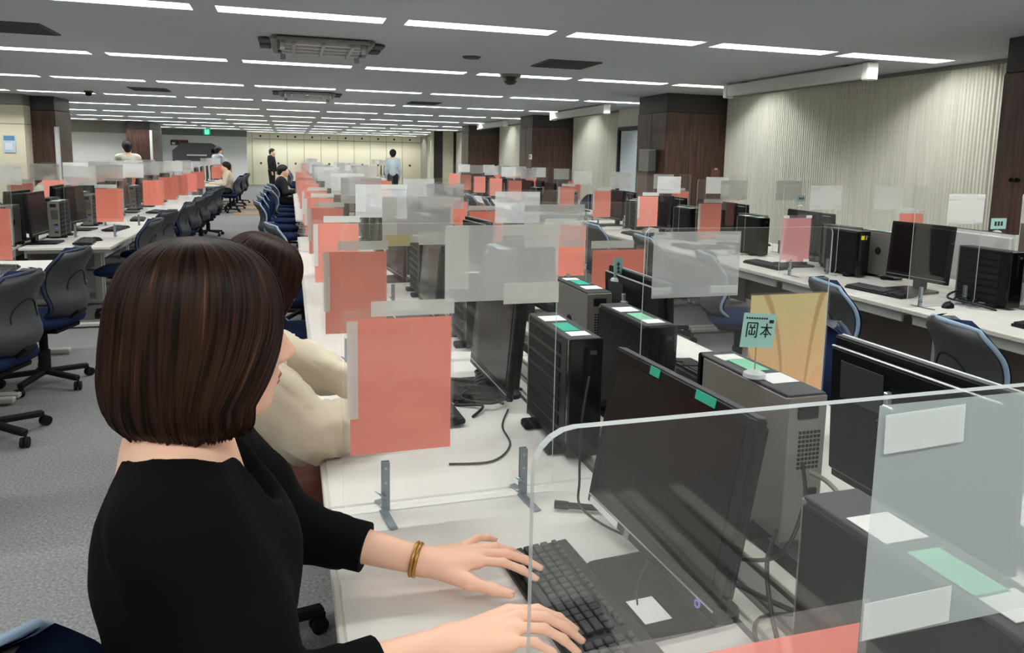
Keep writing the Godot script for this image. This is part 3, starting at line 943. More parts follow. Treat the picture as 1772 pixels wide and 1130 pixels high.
func clip_stand(at: Vector3, label: String, turn: float, h: float, card: Vector2, text: int, tilt := 0.0) -> Node3D:
	var t := thing("card_clip_stand", label, "card holder", at, turn, "mint name cards on clip stands")
	obj("base", G.new().lathe([Vector2(0.026, 0.0), Vector2(0.024, 0.009), Vector2(0.012, 0.015), Vector2(0.0, 0.016)], 16), M.acrylic_rim, t)
	obj("rod", G.new().cyl(Vector3(0, 0.01, 0), Vector3(0, h, 0), 0.0013, -1, 6), M.band, t)
	obj("clip", G.new().box(Vector3(0, h, 0), Vector3(0.012, 0.014, 0.006), 0.001), M.band, t)
	var g := G.new()
	g.t = Transform3D(Basis(Vector3.BACK, tilt), Vector3(0, h + card.y * 0.42, 0.004))
	g.box(Vector3.ZERO, Vector3(card.x, card.y, 0.0012))
	var c := obj("card", g, M.mint, t)
	var w := G.new()
	if text == 2:     # two large characters and the small line above them
		w = strokes([[[0, 0], [0, 1]], [[0, 1], [0.9, 1]], [[0.9, 1], [0.9, 0], [0.75, 0.03]], [[0.25, 0.88], [0.32, 0.74]], [[0.65, 0.88], [0.58, 0.74]], [[0.18, 0.68], [0.74, 0.68]], [[0.45, 0.68], [0.45, 0.2]], [[0.22, 0.48], [0.22, 0.2], [0.7, 0.2]], [[0.7, 0.48], [0.7, 0.2]]], card.x * 0.34, card.y * 0.42, 0.0028, 0.0)
		var o1 := Vector3(-card.x * 0.36, -card.y * 0.2, 0.0012)
		for i in w.v.size(): w.v[i] = w.v[i] + o1
		var w2 := strokes([[[0.0, 0.72], [1.0, 0.72]], [[0.5, 1.0], [0.5, 0.0]], [[0.5, 0.72], [0.3, 0.4], [0.0, 0.2]], [[0.5, 0.72], [0.7, 0.4], [1.0, 0.2]], [[0.28, 0.24], [0.72, 0.24]]], card.x * 0.34, card.y * 0.42, 0.0028, 0.0)
		var o2 := Vector3(card.x * 0.06, -card.y * 0.2, 0.0012)
		for i in w2.v.size(): w.v.push_back(w2.v[i] + o2)
		w.n.append_array(w2.n); w.uv.append_array(w2.uv)
		for i in 9: w.box(Vector3(-card.x * 0.4 + card.x * 0.075 * i, card.y * 0.36, 0.0012), Vector3(card.x * 0.05, card.y * 0.05, 0.0006))
		w.box(Vector3(card.x * 0.36, card.y * 0.28, 0.0012), Vector3(card.x * 0.13, card.y * 0.09, 0.0006))
	elif text == 1:
		w = strokes([[[0.5, 0.0], [0.5, 1.0]], [[0.0, 0.8], [1.0, 0.8]], [[0.0, 0.4], [1.0, 0.4]], [[0.1, 0.0], [0.9, 0.0]]], card.x * 0.34, card.y * 0.5, 0.004, 0.0012)
		for i in w.v.size(): w.v[i] = w.v[i] + Vector3(-card.x * 0.17, -card.y * 0.22, 0)
	else:
		for i in 3: w.box(Vector3(-card.x * 0.2 + card.x * 0.2 * i, 0, 0.0012), Vector3(card.x * 0.13, card.y * 0.4, 0.0006))
	w.t = Transform3D()
	for i in w.v.size(): w.v[i] = g.t * w.v[i]
	obj("writing", w, M.ink, c)
	return t

func cable(label: String, pts: Array, r := 0.003, m: Material = null, group := "black cables on the desks") -> void:
	var p: Array = []
	var at: Vector3 = pts[0]
	for q in pts: p.append(q - at)
	var o := obj("cable", G.new().tube(curve(p, 6), r, 6), m if m else M.cable)
	o.position = at
	tag(o, label, "cable", group)

# ---------------------------------------------------------------- where everything stands
var P := {}        # prototypes
var rng := RandomNumberGenerator.new()
var eye := Transform3D(Basis.from_euler(Vector3(-0.13035, -0.29593, 0.02005)), Vector3(0, 1.55, 0))

func near_view(p: Vector3, margin := 260.0) -> bool:   # would the photograph, or one taken a step aside, show it
	var q := eye.affine_inverse() * p
	if q.z > -0.25: return p.distance_to(eye.origin) < 1.6
	var x := 886.0 - 1265.6 * q.x / q.z
	var y := 440.4 + 1265.6 * q.y / q.z
	return x > -margin and x < 1772 + margin and y > -margin and y < 1130 + margin * 1.5

func put(kind: String, called: String, label: String, edge: float, dir: int, lx: float, y: float, z: float, group: String, turn := 0.0) -> Node3D:
	var at := Vector3(edge + dir * lx, y, z)
	if not near_view(at + Vector3(0, 0.75 if y < 0.1 else 0.2, 0)): return null
	return copy(P[kind], called, label, at, (0.0 if dir > 0 else PI) + turn, group)

func prototypes() -> void:
	P.desk = make_desk()
	P.monitor = make_monitor()
	P.monitor_high = make_monitor(0.46, 0.38, 0.075, 4.0)
	P.monitor_back = make_monitor(0.48, 0.36, 0.06, 3.0)
	var bk := Transform3D(Basis(Vector3.BACK, -deg_to_rad(3.0)), Vector3(0, 0.06, 0))
	for x in [0.004, 0.046]:
		var g := G.new(); g.t = bk
		obj("edge_trim", g.box(Vector3(x, 0.361 if x < 0.01 else 0.343, 0), Vector3(0.007, 0.004, 0.47 if x < 0.01 else 0.44), 0.001), M.silver, P.monitor_back)
	var g2 := G.new(); g2.t = bk
	obj("vent_panel", g2.box(Vector3(0.0505, 0.27, 0.12), Vector3(0.003, 0.09, 0.13), 0.001), M.dark_grey, P.monitor_back)
	g2 = G.new(); g2.t = bk
	obj("latch", g2.box(Vector3(0.056, 0.268, 0.036), Vector3(0.014, 0.034, 0.012), 0.002).box(Vector3(0.06, 0.255, 0.022), Vector3(0.02, 0.008, 0.03), 0.002), M.silver, P.monitor_back)
	P.monitor_white = make_monitor(0.52, 0.36, 0.06, 3.0, true, M.white_plastic)
	P.tower = make_tower()
	P.tower_smooth = make_tower(false, true); add_top_labels(P.tower_smooth, 2)
	P.tower_one = make_tower(); add_top_labels(P.tower_one, 1)
	P.tower_two = make_tower(); add_top_labels(P.tower_two, 2)
	P.tower_yellow = make_tower(false, true)
	obj("yellow_label", G.new().box(Vector3(-0.01, 0.30, 0.1865), Vector3(0.05, 0.03, 0.003), 0.0005), M.yellow, P.tower_yellow)
	P.keyboard = make_keyboard(false)
	P.mouse = make_mouse()
	P.chair = make_chair()
	P.chair_dark = make_chair(false, M.rim_dark)
	P.screen = make_screen(0.04, 0.555, 0.68)
	P.screen_r = make_screen(0.20, 0.835, 0.643)
	P.screen_far = make_screen(0.04, 0.555, 0.68, false)
	P.pouch = make_pouch(0.045, 0.14, 0.297, 0.485, M.pink)
	P.pouch_far = make_pouch(0.045, 0.14, 0.297, 0.485, M.pink, false)
	P.pouch_pale = make_pouch(0.03, 0.10, 0.30, 0.455, M.pink_pale, true, 0.002, 1)
	P.pouch_r = make_pouch(0.20, 0.10, 0.48, 0.446, M.pink)
	P.sheet = make_sheet(0.275, 0.495, 0.553, 0.675, 0, M.sheet)
	P.sheet_two = make_sheet(0.275, 0.495, 0.553, 0.675, 0, M.sheet)
	obj("yellow_tape", G.new().box(Vector3(0.335, 0.505, 0.0096), Vector3(0.095, 0.045, 0.0006)), M.tape_yellow, P.sheet_two)
	P.sheet_far = make_sheet(0.275, 0.495, 0.553, 0.675, 2, M.sheet_white)
	P.sheet_r = make_sheet(0.52, 0.44, 0.805, 0.632, 2, M.sheet)
	P.tray = proto("cable tray")
	obj("trough", G.new().box(Vector3(0.115, 0.655, 0), Vector3(0.19, 0.012, 1.19)).box(Vector3(0.026, 0.685, 0), Vector3(0.012, 0.05, 1.19)).box(Vector3(0.204, 0.685, 0), Vector3(0.012, 0.05, 1.19)), M.desk_leg, P.tray)
	for x in [0.05, 0.115, 0.18]:
		obj("cover_strip", G.new().box(Vector3(x, 0.712, 0), Vector3(0.036 if x != 0.115 else 0.05, 0.012, 1.19), 0.002), M.desk_edge if x != 0.115 else M.grey_trim, P.tray)

func build_furniture() -> void:
	rng.seed = 77
	prototypes()
	women_side()
	other_rows()
	small_things()

const G_DESK := "white desks in rows"
const G_MON := "black monitors on the desks"
const G_TOWER := "slim black desktop computers"
const G_KEY := "black keyboards on the desks"
const G_CHAIR := "blue office chairs with grey shells"
const G_SCREEN := "clear acrylic desk screens"
const G_POUCH := "salmon pink file pouches on the screens"
const G_SHEET := "frosted sheets taped to the screens"

func women_side() -> void:
	# the desks of the two women and those opposite them: edges at x = 0.065 and 1.79, seams every 1.2 m
	var e := 0.065
	var e2 := 1.79
	for s in range(-1, 6):
		var zd := -1.09 - 1.2 * s
		var zc := -1.05 - 1.2 * s
		var p: String = ["at the near end, before the woman in black", "of the woman in black", "of the woman in cream"][s + 1] if s < 2 else "%s place past the woman in cream, aisle side" % ORD[s - 2]
		var q: String = ["at the near end, across from the women", "opposite the woman in black", "opposite the woman in cream"][s + 1] if s < 2 else "%s place past the woman in cream, inner side" % ORD[s - 2]
		put("desk", "desk", "white desk " + p, e, 1, 0, 0, zd, G_DESK)
		put("desk", "desk", "white desk " + q, e2, -1, 0, 0, zd, G_DESK)
		var tr := put("tray", "cable_tray", "cable tray between the desks, " + p, 0.765, 1, 0, 0, zd, "cable trays between desk backs")
		# --- aisle side
		if s == 0:
			pass
		else:
			put("monitor", "monitor", "black flat monitor, " + p, e, 1, 0.60, TOP, zc - (0.2 if s < 2 else 0.26) + rng.randf_range(-0.02, 0.02), G_MON, deg_to_rad(rng.randf_range(-6, 6)))
			put("keyboard", "keyboard", "black keyboard, " + p, e, 1, 0.36, TOP, zc - 0.1, G_KEY, deg_to_rad(rng.randf_range(-5, 9)))
		if s >= 0:
			put(["tower_smooth", "tower_one", "tower", "tower_one", "tower", "tower_two"][s], "desktop_computer", "slim black computer tower, " + p, e, 1, 0.70, TOP, -1.98 - 1.2 * (s - 1) if s > 0 else -0.68, G_TOWER)
			put("screen", "acrylic_screen", "clear acrylic screen, " + ("between the two women" if s == 0 else "behind the seat, " + p), e, 1, 0.0, TOP, zc - 0.6, G_SCREEN)
			put("pouch", "file_pouch", "salmon pink file pouch on the screen " + ("between the two women" if s == 0 else p), e, 1, 0.0, TOP, zc - 0.6, G_POUCH)
			put("sheet" if s != 1 else "sheet_two", "plastic_sheet", "frosted grey sheet on the screen " + ("between the two women" if s == 0 else p), e, 1, 0.0, TOP, zc - 0.6, G_SHEET)
		if s >= 2:
			put("chair", "office_chair", "blue office chair, " + p, e, 1, 0.03, 0, zc, G_CHAIR, deg_to_rad(rng.randf_range(-12, 8)))
		# --- far side
		if s >= 0:
			var zm := -1.2 - 1.2 * s
			put("monitor_back", "monitor", ("black monitor seen from behind, " if s < 2 else "black monitor, ") + q, e2, -1, 0.48 if s == 0 else 0.54, TOP + (0.0 if s != 1 else 0.0), zm, G_MON, 0.0 if s < 2 else deg_to_rad(rng.randf_range(-8, 8)))
			put("keyboard", "keyboard", "black keyboard, " + q, e2, -1, 0.27, TOP, zm, G_KEY)
			put(["tower_two", "tower_one", "tower_two", "tower", "tower_one", "tower"][s], "desktop_computer", ("grey sided computer tower with labels on top, " if s < 2 else "slim computer tower, ") + q, e2, -1, 0.745 if s == 0 else 0.70, TOP, zm - 0.225, G_TOWER)
			var dx := -0.20 if s == 2 else 0.0
			if s == 1: put("chair_dark", "office_chair", "blue office chair, " + q, e2, -1, 0.03, 0, zm + 0.08, G_CHAIR, deg_to_rad(6))
			if s == 5: continue
			put("screen_r", "acrylic_screen", "clear acrylic screen, " + q, e2, -1, dx, TOP, zm - 0.65, G_SCREEN)
			if s != 0: put("pouch_r", "file_pouch", "salmon pink file pouch on the screen " + q, e2, -1, dx, TOP, zm - 0.65, G_POUCH)
			put("sheet_r", "plastic_sheet", "frosted grey sheet on the screen " + q, e2, -1, dx, TOP, zm - 0.65, G_SHEET)
	# the screen in front, with its own sheet and pouch
	var fg := make_screen(0.09, 0.70, 0.648, true, 0.03, 0.004)
	place(fg, "acrylic_screen", "large clear acrylic screen with a rounded corner, nearest of all, before the monitor", Vector3(e, TOP, -0.45), 0.0, G_SCREEN)
	place(make_pouch(0.092, 0.13, 0.378, 0.484, M.pink_near, false, 0.02), "file_pouch", "bulging salmon pink file pouch low on the nearest screen", Vector3(e, TOP, -0.45), 0.0, G_POUCH)
	place(make_sheet(0.374, 0.443, 0.672, 0.644, 1, M.sheet_near), "plastic_sheet", "large frosted grey sheet with four tape strips on the nearest screen", Vector3(e, TOP, -0.45), 0.0, G_SHEET)
	# the monitor and keyboard the woman in black works at
	var m := make_monitor(0.50, 0.372, 0.034, 10.0, true, null, 0.085)
	var tilt := Transform3D(Basis(Vector3.BACK, -deg_to_rad(10.0)), Vector3(0, 0.034, 0))
	for k in [["green_label", -0.075, 0.362, 0.036, M.green], ["green_label", 0.105, 0.362, 0.062, M.green]]:
		var g := G.new(); g.t = tilt
		obj(k[0], g.box(Vector3(-0.002, k[2], k[1]), Vector3(0.002, 0.018, k[3])), k[4], m)
	var g := G.new(); g.t = tilt
	obj("white_label", g.box(Vector3(-0.0025, 0.012, -0.165), Vector3(0.002, 0.014, 0.13)), M.paper, m)
	g = G.new(); g.t = tilt
	obj("badge", g.box(Vector3(-0.002, 0.012, -0.06), Vector3(0.002, 0.018, 0.018), 0.0005), M.grey_trim, m)
	g = G.new(); g.t = tilt * Transform3D(Basis(Vector3.BACK, PI / 2), Vector3(-0.003, 0.014, 0.2))
	obj("power_ring", g.lathe([Vector2(0.0045, -0.001), Vector2(0.0075, -0.001), Vector2(0.0075, 0.002), Vector2(0.0045, 0.002), Vector2(0.0045, -0.001)], 16), M.ring, m)
	obj("card", G.new().box(Vector3(-0.066, 0.0155, 0.145), Vector3(0.055, 0.0012, 0.07)), M.paper, m)
	place(m, "monitor", "tilted black monitor with green labels, facing the woman in black", Vector3(0.672, TOP, -1.262), deg_to_rad(3.4), G_MON)
	place(make_keyboard(true), "keyboard", "black keyboard under the hands of the woman in black", Vector3(0.494, TOP, -1.15), deg_to_rad(4.0), G_KEY)
	# chairs of the women and an empty one close by
	place_chair(Vector3(-0.10, 0, -0.955), "navy chair behind the woman in black, cut by the lower corner", deg_to_rad(6))
	place_chair(Vector3(-0.18, 0, -2.22), "blue chair under the woman in cream, almost hidden", 0.0)
	# a second tower close behind the monitor of the woman in black
	put("tower_smooth", "desktop_computer", "black computer tower with a green sticker, just behind the tilted monitor", 1.05, 1, 0.0, TOP, -2.08, G_TOWER)

func place(o: Node3D, called: String, label: String, at: Vector3, turn: float, group: String) -> Node3D:
	o.name = numbered(called)
	add_child(o)
	o.position = at
	o.rotation.y = turn
	o.set_meta("label", label)
	o.set_meta("group", group)
	return o

func place_chair(at: Vector3, label: String, turn: float) -> void:
	copy(P.chair, "office_chair", label, at, turn, G_CHAIR)

func full_seat(e: float, dir: int, z: float, p: String, o := {}) -> void:
	var zd: float = z
	put("desk", "desk", "white desk, " + p, e, dir, 0, 0, zd, G_DESK)
	var far := z < -9.0
	if not o.has("no_monitor"):
		put(o.get("monitor", "monitor_high"), "monitor", "black monitor, " + p, e, dir, o.get("mx", 0.55), TOP, z + o.get("mz", 0.0), G_MON, deg_to_rad(rng.randf_range(-9, 9)))
	if z > -17.5 and not o.has("no_tower"):
		put(o.get("tower", ["tower", "tower_one", "tower_two"][rng.randi() % 3]), "desktop_computer", ("black tower with a yellow label, " if o.has("tower") else "slim black computer tower, ") + p, e, dir, 0.62, TOP, z + o.get("tz", 0.4), G_TOWER)
	if z > -12.0: put("keyboard", "keyboard", "black keyboard, " + p, e, dir, 0.27, TOP, z + o.get("mz", 0.0), G_KEY, deg_to_rad(rng.randf_range(-8, 8)))
	if not o.has("no_screen"):
		var sz: float = z + o.get("sz", -0.6)
		put("screen_far" if far else "screen", "acrylic_screen", "clear acrylic screen, " + p, e, dir, 0.0, TOP, sz, G_SCREEN)
		var kind: String = o.get("pouch", "pouch_far" if far else "pouch")
		if kind: put(kind, "file_pouch", ("pale pink" if kind == "pouch_pale" else "salmon pink") + " file pouch, " + p, e, dir, 0.0, TOP, sz, G_POUCH)
		put("sheet_far", "plastic_sheet", "frosted pale sheet, " + p, e, dir, 0.0, TOP, sz, G_SHEET)
	if not o.has("no_chair"):
		put("chair_dark" if e < -1.0 else "chair", "office_chair", "blue office chair, " + p, e, dir, o.get("cx", -0.2), 0, z + o.get("cz", 0.0), G_CHAIR, deg_to_rad(o.get("ca", rng.randf_range(-25, 25))))

func other_rows() -> void:
	# desks beside the ribbed wall
	for s in 7:
		var z := -1.6 - 1.2 * s
		var o := {"mz": 0.15, "tz": 0.62, "sz": -0.6, "cx": [-0.56, -0.38, -0.38, -0.3, -0.3, -0.3, -0.3][s], "cz": -0.45 if s > 0 else -0.68, "ca": [-14.0, -18.0, -20.0, -4.0, 5.0, 12.0, -6.0][s], "pouch": "pouch_pale" if s == 2 else ("pouch" if s != 1 else "")}
		if s == 3: o["tower"] = "tower_yellow"
		full_seat(3.45, 1, z, "%s place of the desks by the ribbed wall" % ORD[s], o)
		full_seat(4.87, -1, z, "%s place of the desks by the ribbed wall, wall side" % ORD[s], {"mz": -0.12 if s != 2 else 0.31, "mx": 0.47, "tz": 0.36 if s != 2 else -0.4, "sz": -0.6, "monitor": "monitor_white" if s == 2 else "monitor_back", "pouch": ["pouch", "", "pouch", "", "", "pouch", ""][s]})
	for s in 5:
		var z := -11.2 - 1.2 * s
		full_seat(3.45, 1, z, "%s place of the second block by the ribbed wall" % ORD[s])
		full_seat(4.87, -1, z, "%s place of the second block, wall side" % ORD[s], {"pouch": "" if s % 2 else "pouch_far"})
	# the next blocks along the aisle
	for s in 6:
		var z := -10.3 - 1.2 * s
		full_seat(0.065, 1, z, "%s place of the second block along the aisle" % ORD[s], {"sz": 0.6})
		full_seat(1.5, -1, z, "%s place of the second block, inner side" % ORD[s], {"pouch": "" if s % 3 == 1 else "pouch_far"})
	# across the aisle
	for s in 3:
		var o := {"mx": 0.6, "sz": -0.75, "cx": -0.03, "cz": [0.0, 0.05, 0.27][s], "ca": [-10.0, -16.0, -14.0][s]}
		if s == 2: o["no_screen"] = true
		full_seat(-1.60, -1, -3.25 - 1.2 * s, "%s place across the aisle, before the gap" % ORD[s], o)
	for s in 7:
		var z := -7.65 - 1.2 * s
		full_seat(-1.50, -1, z, "%s place across the aisle, beyond the gap" % ORD[s], {"mx": 0.62, "mz": 0.25, "tz": -0.3, "sz": -0.25, "pouch": "" if s == 1 else ("pouch_far" if s > 1 else "pouch"), "cx": -0.02, "cz": 0.1, "ca": rng.randf_range(-26, 4)})
		full_seat(-2.95, 1, z, "%s place across the aisle, inner side" % ORD[s], {"sz": -0.25})
	# the farthest blocks, behind the cross aisle
	for s in 4:
		var z := -26.5 - 1.3 * s
		full_seat(0.4, 1, z, "%s place of the farthest block along the aisle" % ORD[s], {"no_tower": true})
		full_seat(3.0, 1, z, "%s place of the farthest middle block" % ORD[s], {"no_tower": true, "pouch": ""})
		full_seat(-1.7, -1, z + 6.0, "%s place of the far block across the aisle" % ORD[s], {"no_tower": true})

func small_things() -> void:
	clip_stand(Vector3(1.005, TOP + 0.349, -1.385), "mint name card with two large characters on a clip stand over the grey tower", 0.06, 0.075, Vector2(0.09, 0.078), 2, -0.10)
	clip_stand(Vector3(1.19, TOP + 0.375, -2.52), "narrow mint card on a clip above the monitor opposite the woman in cream", 0.2, 0.02, Vector2(0.042, 0.075), 1, 0.05)
	clip_stand(Vector3(4.12, TOP + 0.475, -5.2), "small mint card on a clip stand over a far tower by the ribbed wall", 0.0, 0.05, Vector2(0.09, 0.05), 0)
	clip_stand(Vector3(4.40, TOP + 0.415, -3.62), "mint card on a clip above the white monitor", 0.0, 0.03, Vector2(0.13, 0.07), 0)
	# the yellow printed folder beside the name card
	var y := proto("file pouch")
	var im := Image.create(96, 128, false, Image.FORMAT_RGB8)
	for j in 128:
		for i in 96:
			var p := Vector2(i / 96.0, j / 128.0)
			var c := Color(0.97, 0.90, 0.62).lerp(Color(1.0, 0.78, 0.55), clampf(p.y * 1.35 - 0.05, 0, 1))
			var s := sin(9.0 * p.x + 7.0 * p.y + 2.0 * sin(5.0 * p.x - 4.0 * p.y))
			c = c.lerp(Color(0.96, 0.88, 0.66), 0.45 * smoothstep(0.72, 0.98, s))
			c = c.lerp(Color(0.78, 0.55, 0.36), 0.6 * smoothstep(0.90, 0.99, sin(14.0 * p.x * (0.6 + p.y) - 9.0 * p.y)))
			im.set_pixel(i, 127 - j, c)
	var ym := mat(Color.WHITE, 0.55)
	ym.albedo_texture = ImageTexture.create_from_image(im)
	obj("print", bowed(1.31, 0.10, 1.583, 0.44, 0.0065, 0.003), ym, y)
	obj("film", bowed(1.305, 0.095, 1.59, 0.446, 0.0095, 0.003), M.pouch, y)
	place(y, "file_pouch", "yellow and orange printed folder hung behind the mint name card", Vector3(0, TOP, -1.85), 0.0, "file pouches on the screens")
	# things on the desk of the woman in black
	var pen := proto("pen")
	obj("barrel", G.new().tube(curve([Vector3(-0.045, 0.011, -0.03), Vector3(0, 0.011, 0), Vector3(0.06, 0.010, 0.035)], 3), 0.0075, 10), M.black_matt, pen)
	obj("cap", G.new().cyl(Vector3(-0.048, 0.011, -0.032), Vector3(-0.02, 0.011, -0.0135), 0.0095, -1, 12), M.black, pen)
	place(pen, "marker_pen", "thick black marker lying on the desk beside the tilted monitor", Vector3(0.645, TOP, -1.53), 0.12, "")
	copy(P.mouse, "mouse", "black mouse on the desk by the ribbed wall", Vector3(3.75, TOP, -3.35), 0.4, "black computer mice")
	copy(P.mouse, "mouse", "black mouse on the desk across the aisle, by the first pouch", Vector3(-1.72, TOP, -7.55), 2.8, "black computer mice")
	copy(P.mouse, "mouse", "black mouse near the monitor of the woman in cream", Vector3(0.36, TOP, -2.72), 0.2, "black computer mice")
	# latch on the back of the monitor opposite
	# cables
	var T := TOP + 0.004
	cable("thin black cable hanging past the near edge of the tilted monitor", [Vector3(0.70, 1.02, -1.62), Vector3(0.665, 0.92, -1.575), Vector3(0.645, 0.80, -1.53), Vector3(0.63, 0.755, -1.47), Vector3(0.70, T + 0.01, -1.36), Vector3(0.83, T, -1.3)])
	cable("thin black wire hanging down in front of the tilted monitor", [Vector3(0.655, 0.775, -1.20), Vector3(0.62, 0.75, -1.17), Vector3(0.60, 0.738, -1.13)], 0.0016)
	cable("black cable looping on the desk behind the woman's screen", [Vector3(0.40, T, -1.86), Vector3(0.52, T, -1.85), Vector3(0.60, T, -1.95), Vector3(0.62, T, -2.10), Vector3(0.68, T, -2.24)])
	cable("black cable bundle behind the tilted monitor", [Vector3(0.80, T + 0.02, -1.15), Vector3(0.88, T + 0.015, -1.02), Vector3(0.95, T + 0.03, -0.95), Vector3(0.86, T + 0.05, -0.88), Vector3(0.79, T + 0.08, -0.86)], 0.005)
	cable("black cable crossing the cable tray behind the monitor", [Vector3(0.74, T, -0.86), Vector3(0.80, T + 0.02, -1.0), Vector3(0.90, T + 0.03, -1.16), Vector3(0.98, T + 0.05, -1.24)], 0.0045)
	cable("black cable curving on the tray by the tower", [Vector3(0.73, T, -0.80), Vector3(0.735, T + 0.01, -0.93), Vector3(0.80, T + 0.01, -1.04), Vector3(0.93, T + 0.02, -0.99), Vector3(1.02, T, -0.93)], 0.004)
	cable("thick black cable sagging from the grey tower", [Vector3(1.03, 0.92, -1.235), Vector3(0.97, 0.88, -1.15), Vector3(0.90, 0.80, -1.12), Vector3(0.86, 0.75, -1.2), Vector3(0.80, T, -1.3)], 0.004)
	cable("blue plug lead on the back of the grey tower", [Vector3(1.05, 0.90, -1.235), Vector3(1.06, 0.89, -1.17), Vector3(1.08, 0.80, -1.05), Vector3(1.12, 0.74, -0.98)], 0.005, M.cable_grey)
	for k in 5:
		var z := -2.42 - 0.035 * k
		cable("tangled black cable behind the monitor of the woman in cream, strand %s" % ["nearest the tower", "over the others", "lying lowest", "looping back", "nearest the monitor"][k], [Vector3(0.70 + 0.02 * k, T + 0.01, z + 0.1), Vector3(0.62 - 0.02 * k, T + 0.02 + 0.012 * (k % 3), z + 0.16 - 0.03 * k), Vector3(0.55 + 0.03 * k, T + 0.01, z + 0.05), Vector3(0.66, T + 0.03, z - 0.04), Vector3(0.78, T + 0.01 + 0.02 * (k % 2), z + 0.02)], 0.0055)
	for k in 4:
		var z := -3.2 - 0.05 * k
		cable("black cable heap on the desk by the ribbed wall, strand %s" % ["nearest us", "looping over", "under the monitor", "by the tower"][k], [Vector3(3.95 + 0.03 * k, T, z), Vector3(3.86, T + 0.03, z - 0.1), Vector3(4.0, T + 0.02 * k, z - 0.16), Vector3(4.1, T + 0.05, z - 0.05)], 0.007)
	cable("black cable on the desk of the woman in cream beside her keyboard", [Vector3(0.55, T, -2.2), Vector3(0.60, T + 0.01, -2.27), Vector3(0.52, T, -2.33), Vector3(0.62, T + 0.01, -2.38), Vector3(0.68, T, -2.3)], 0.005)

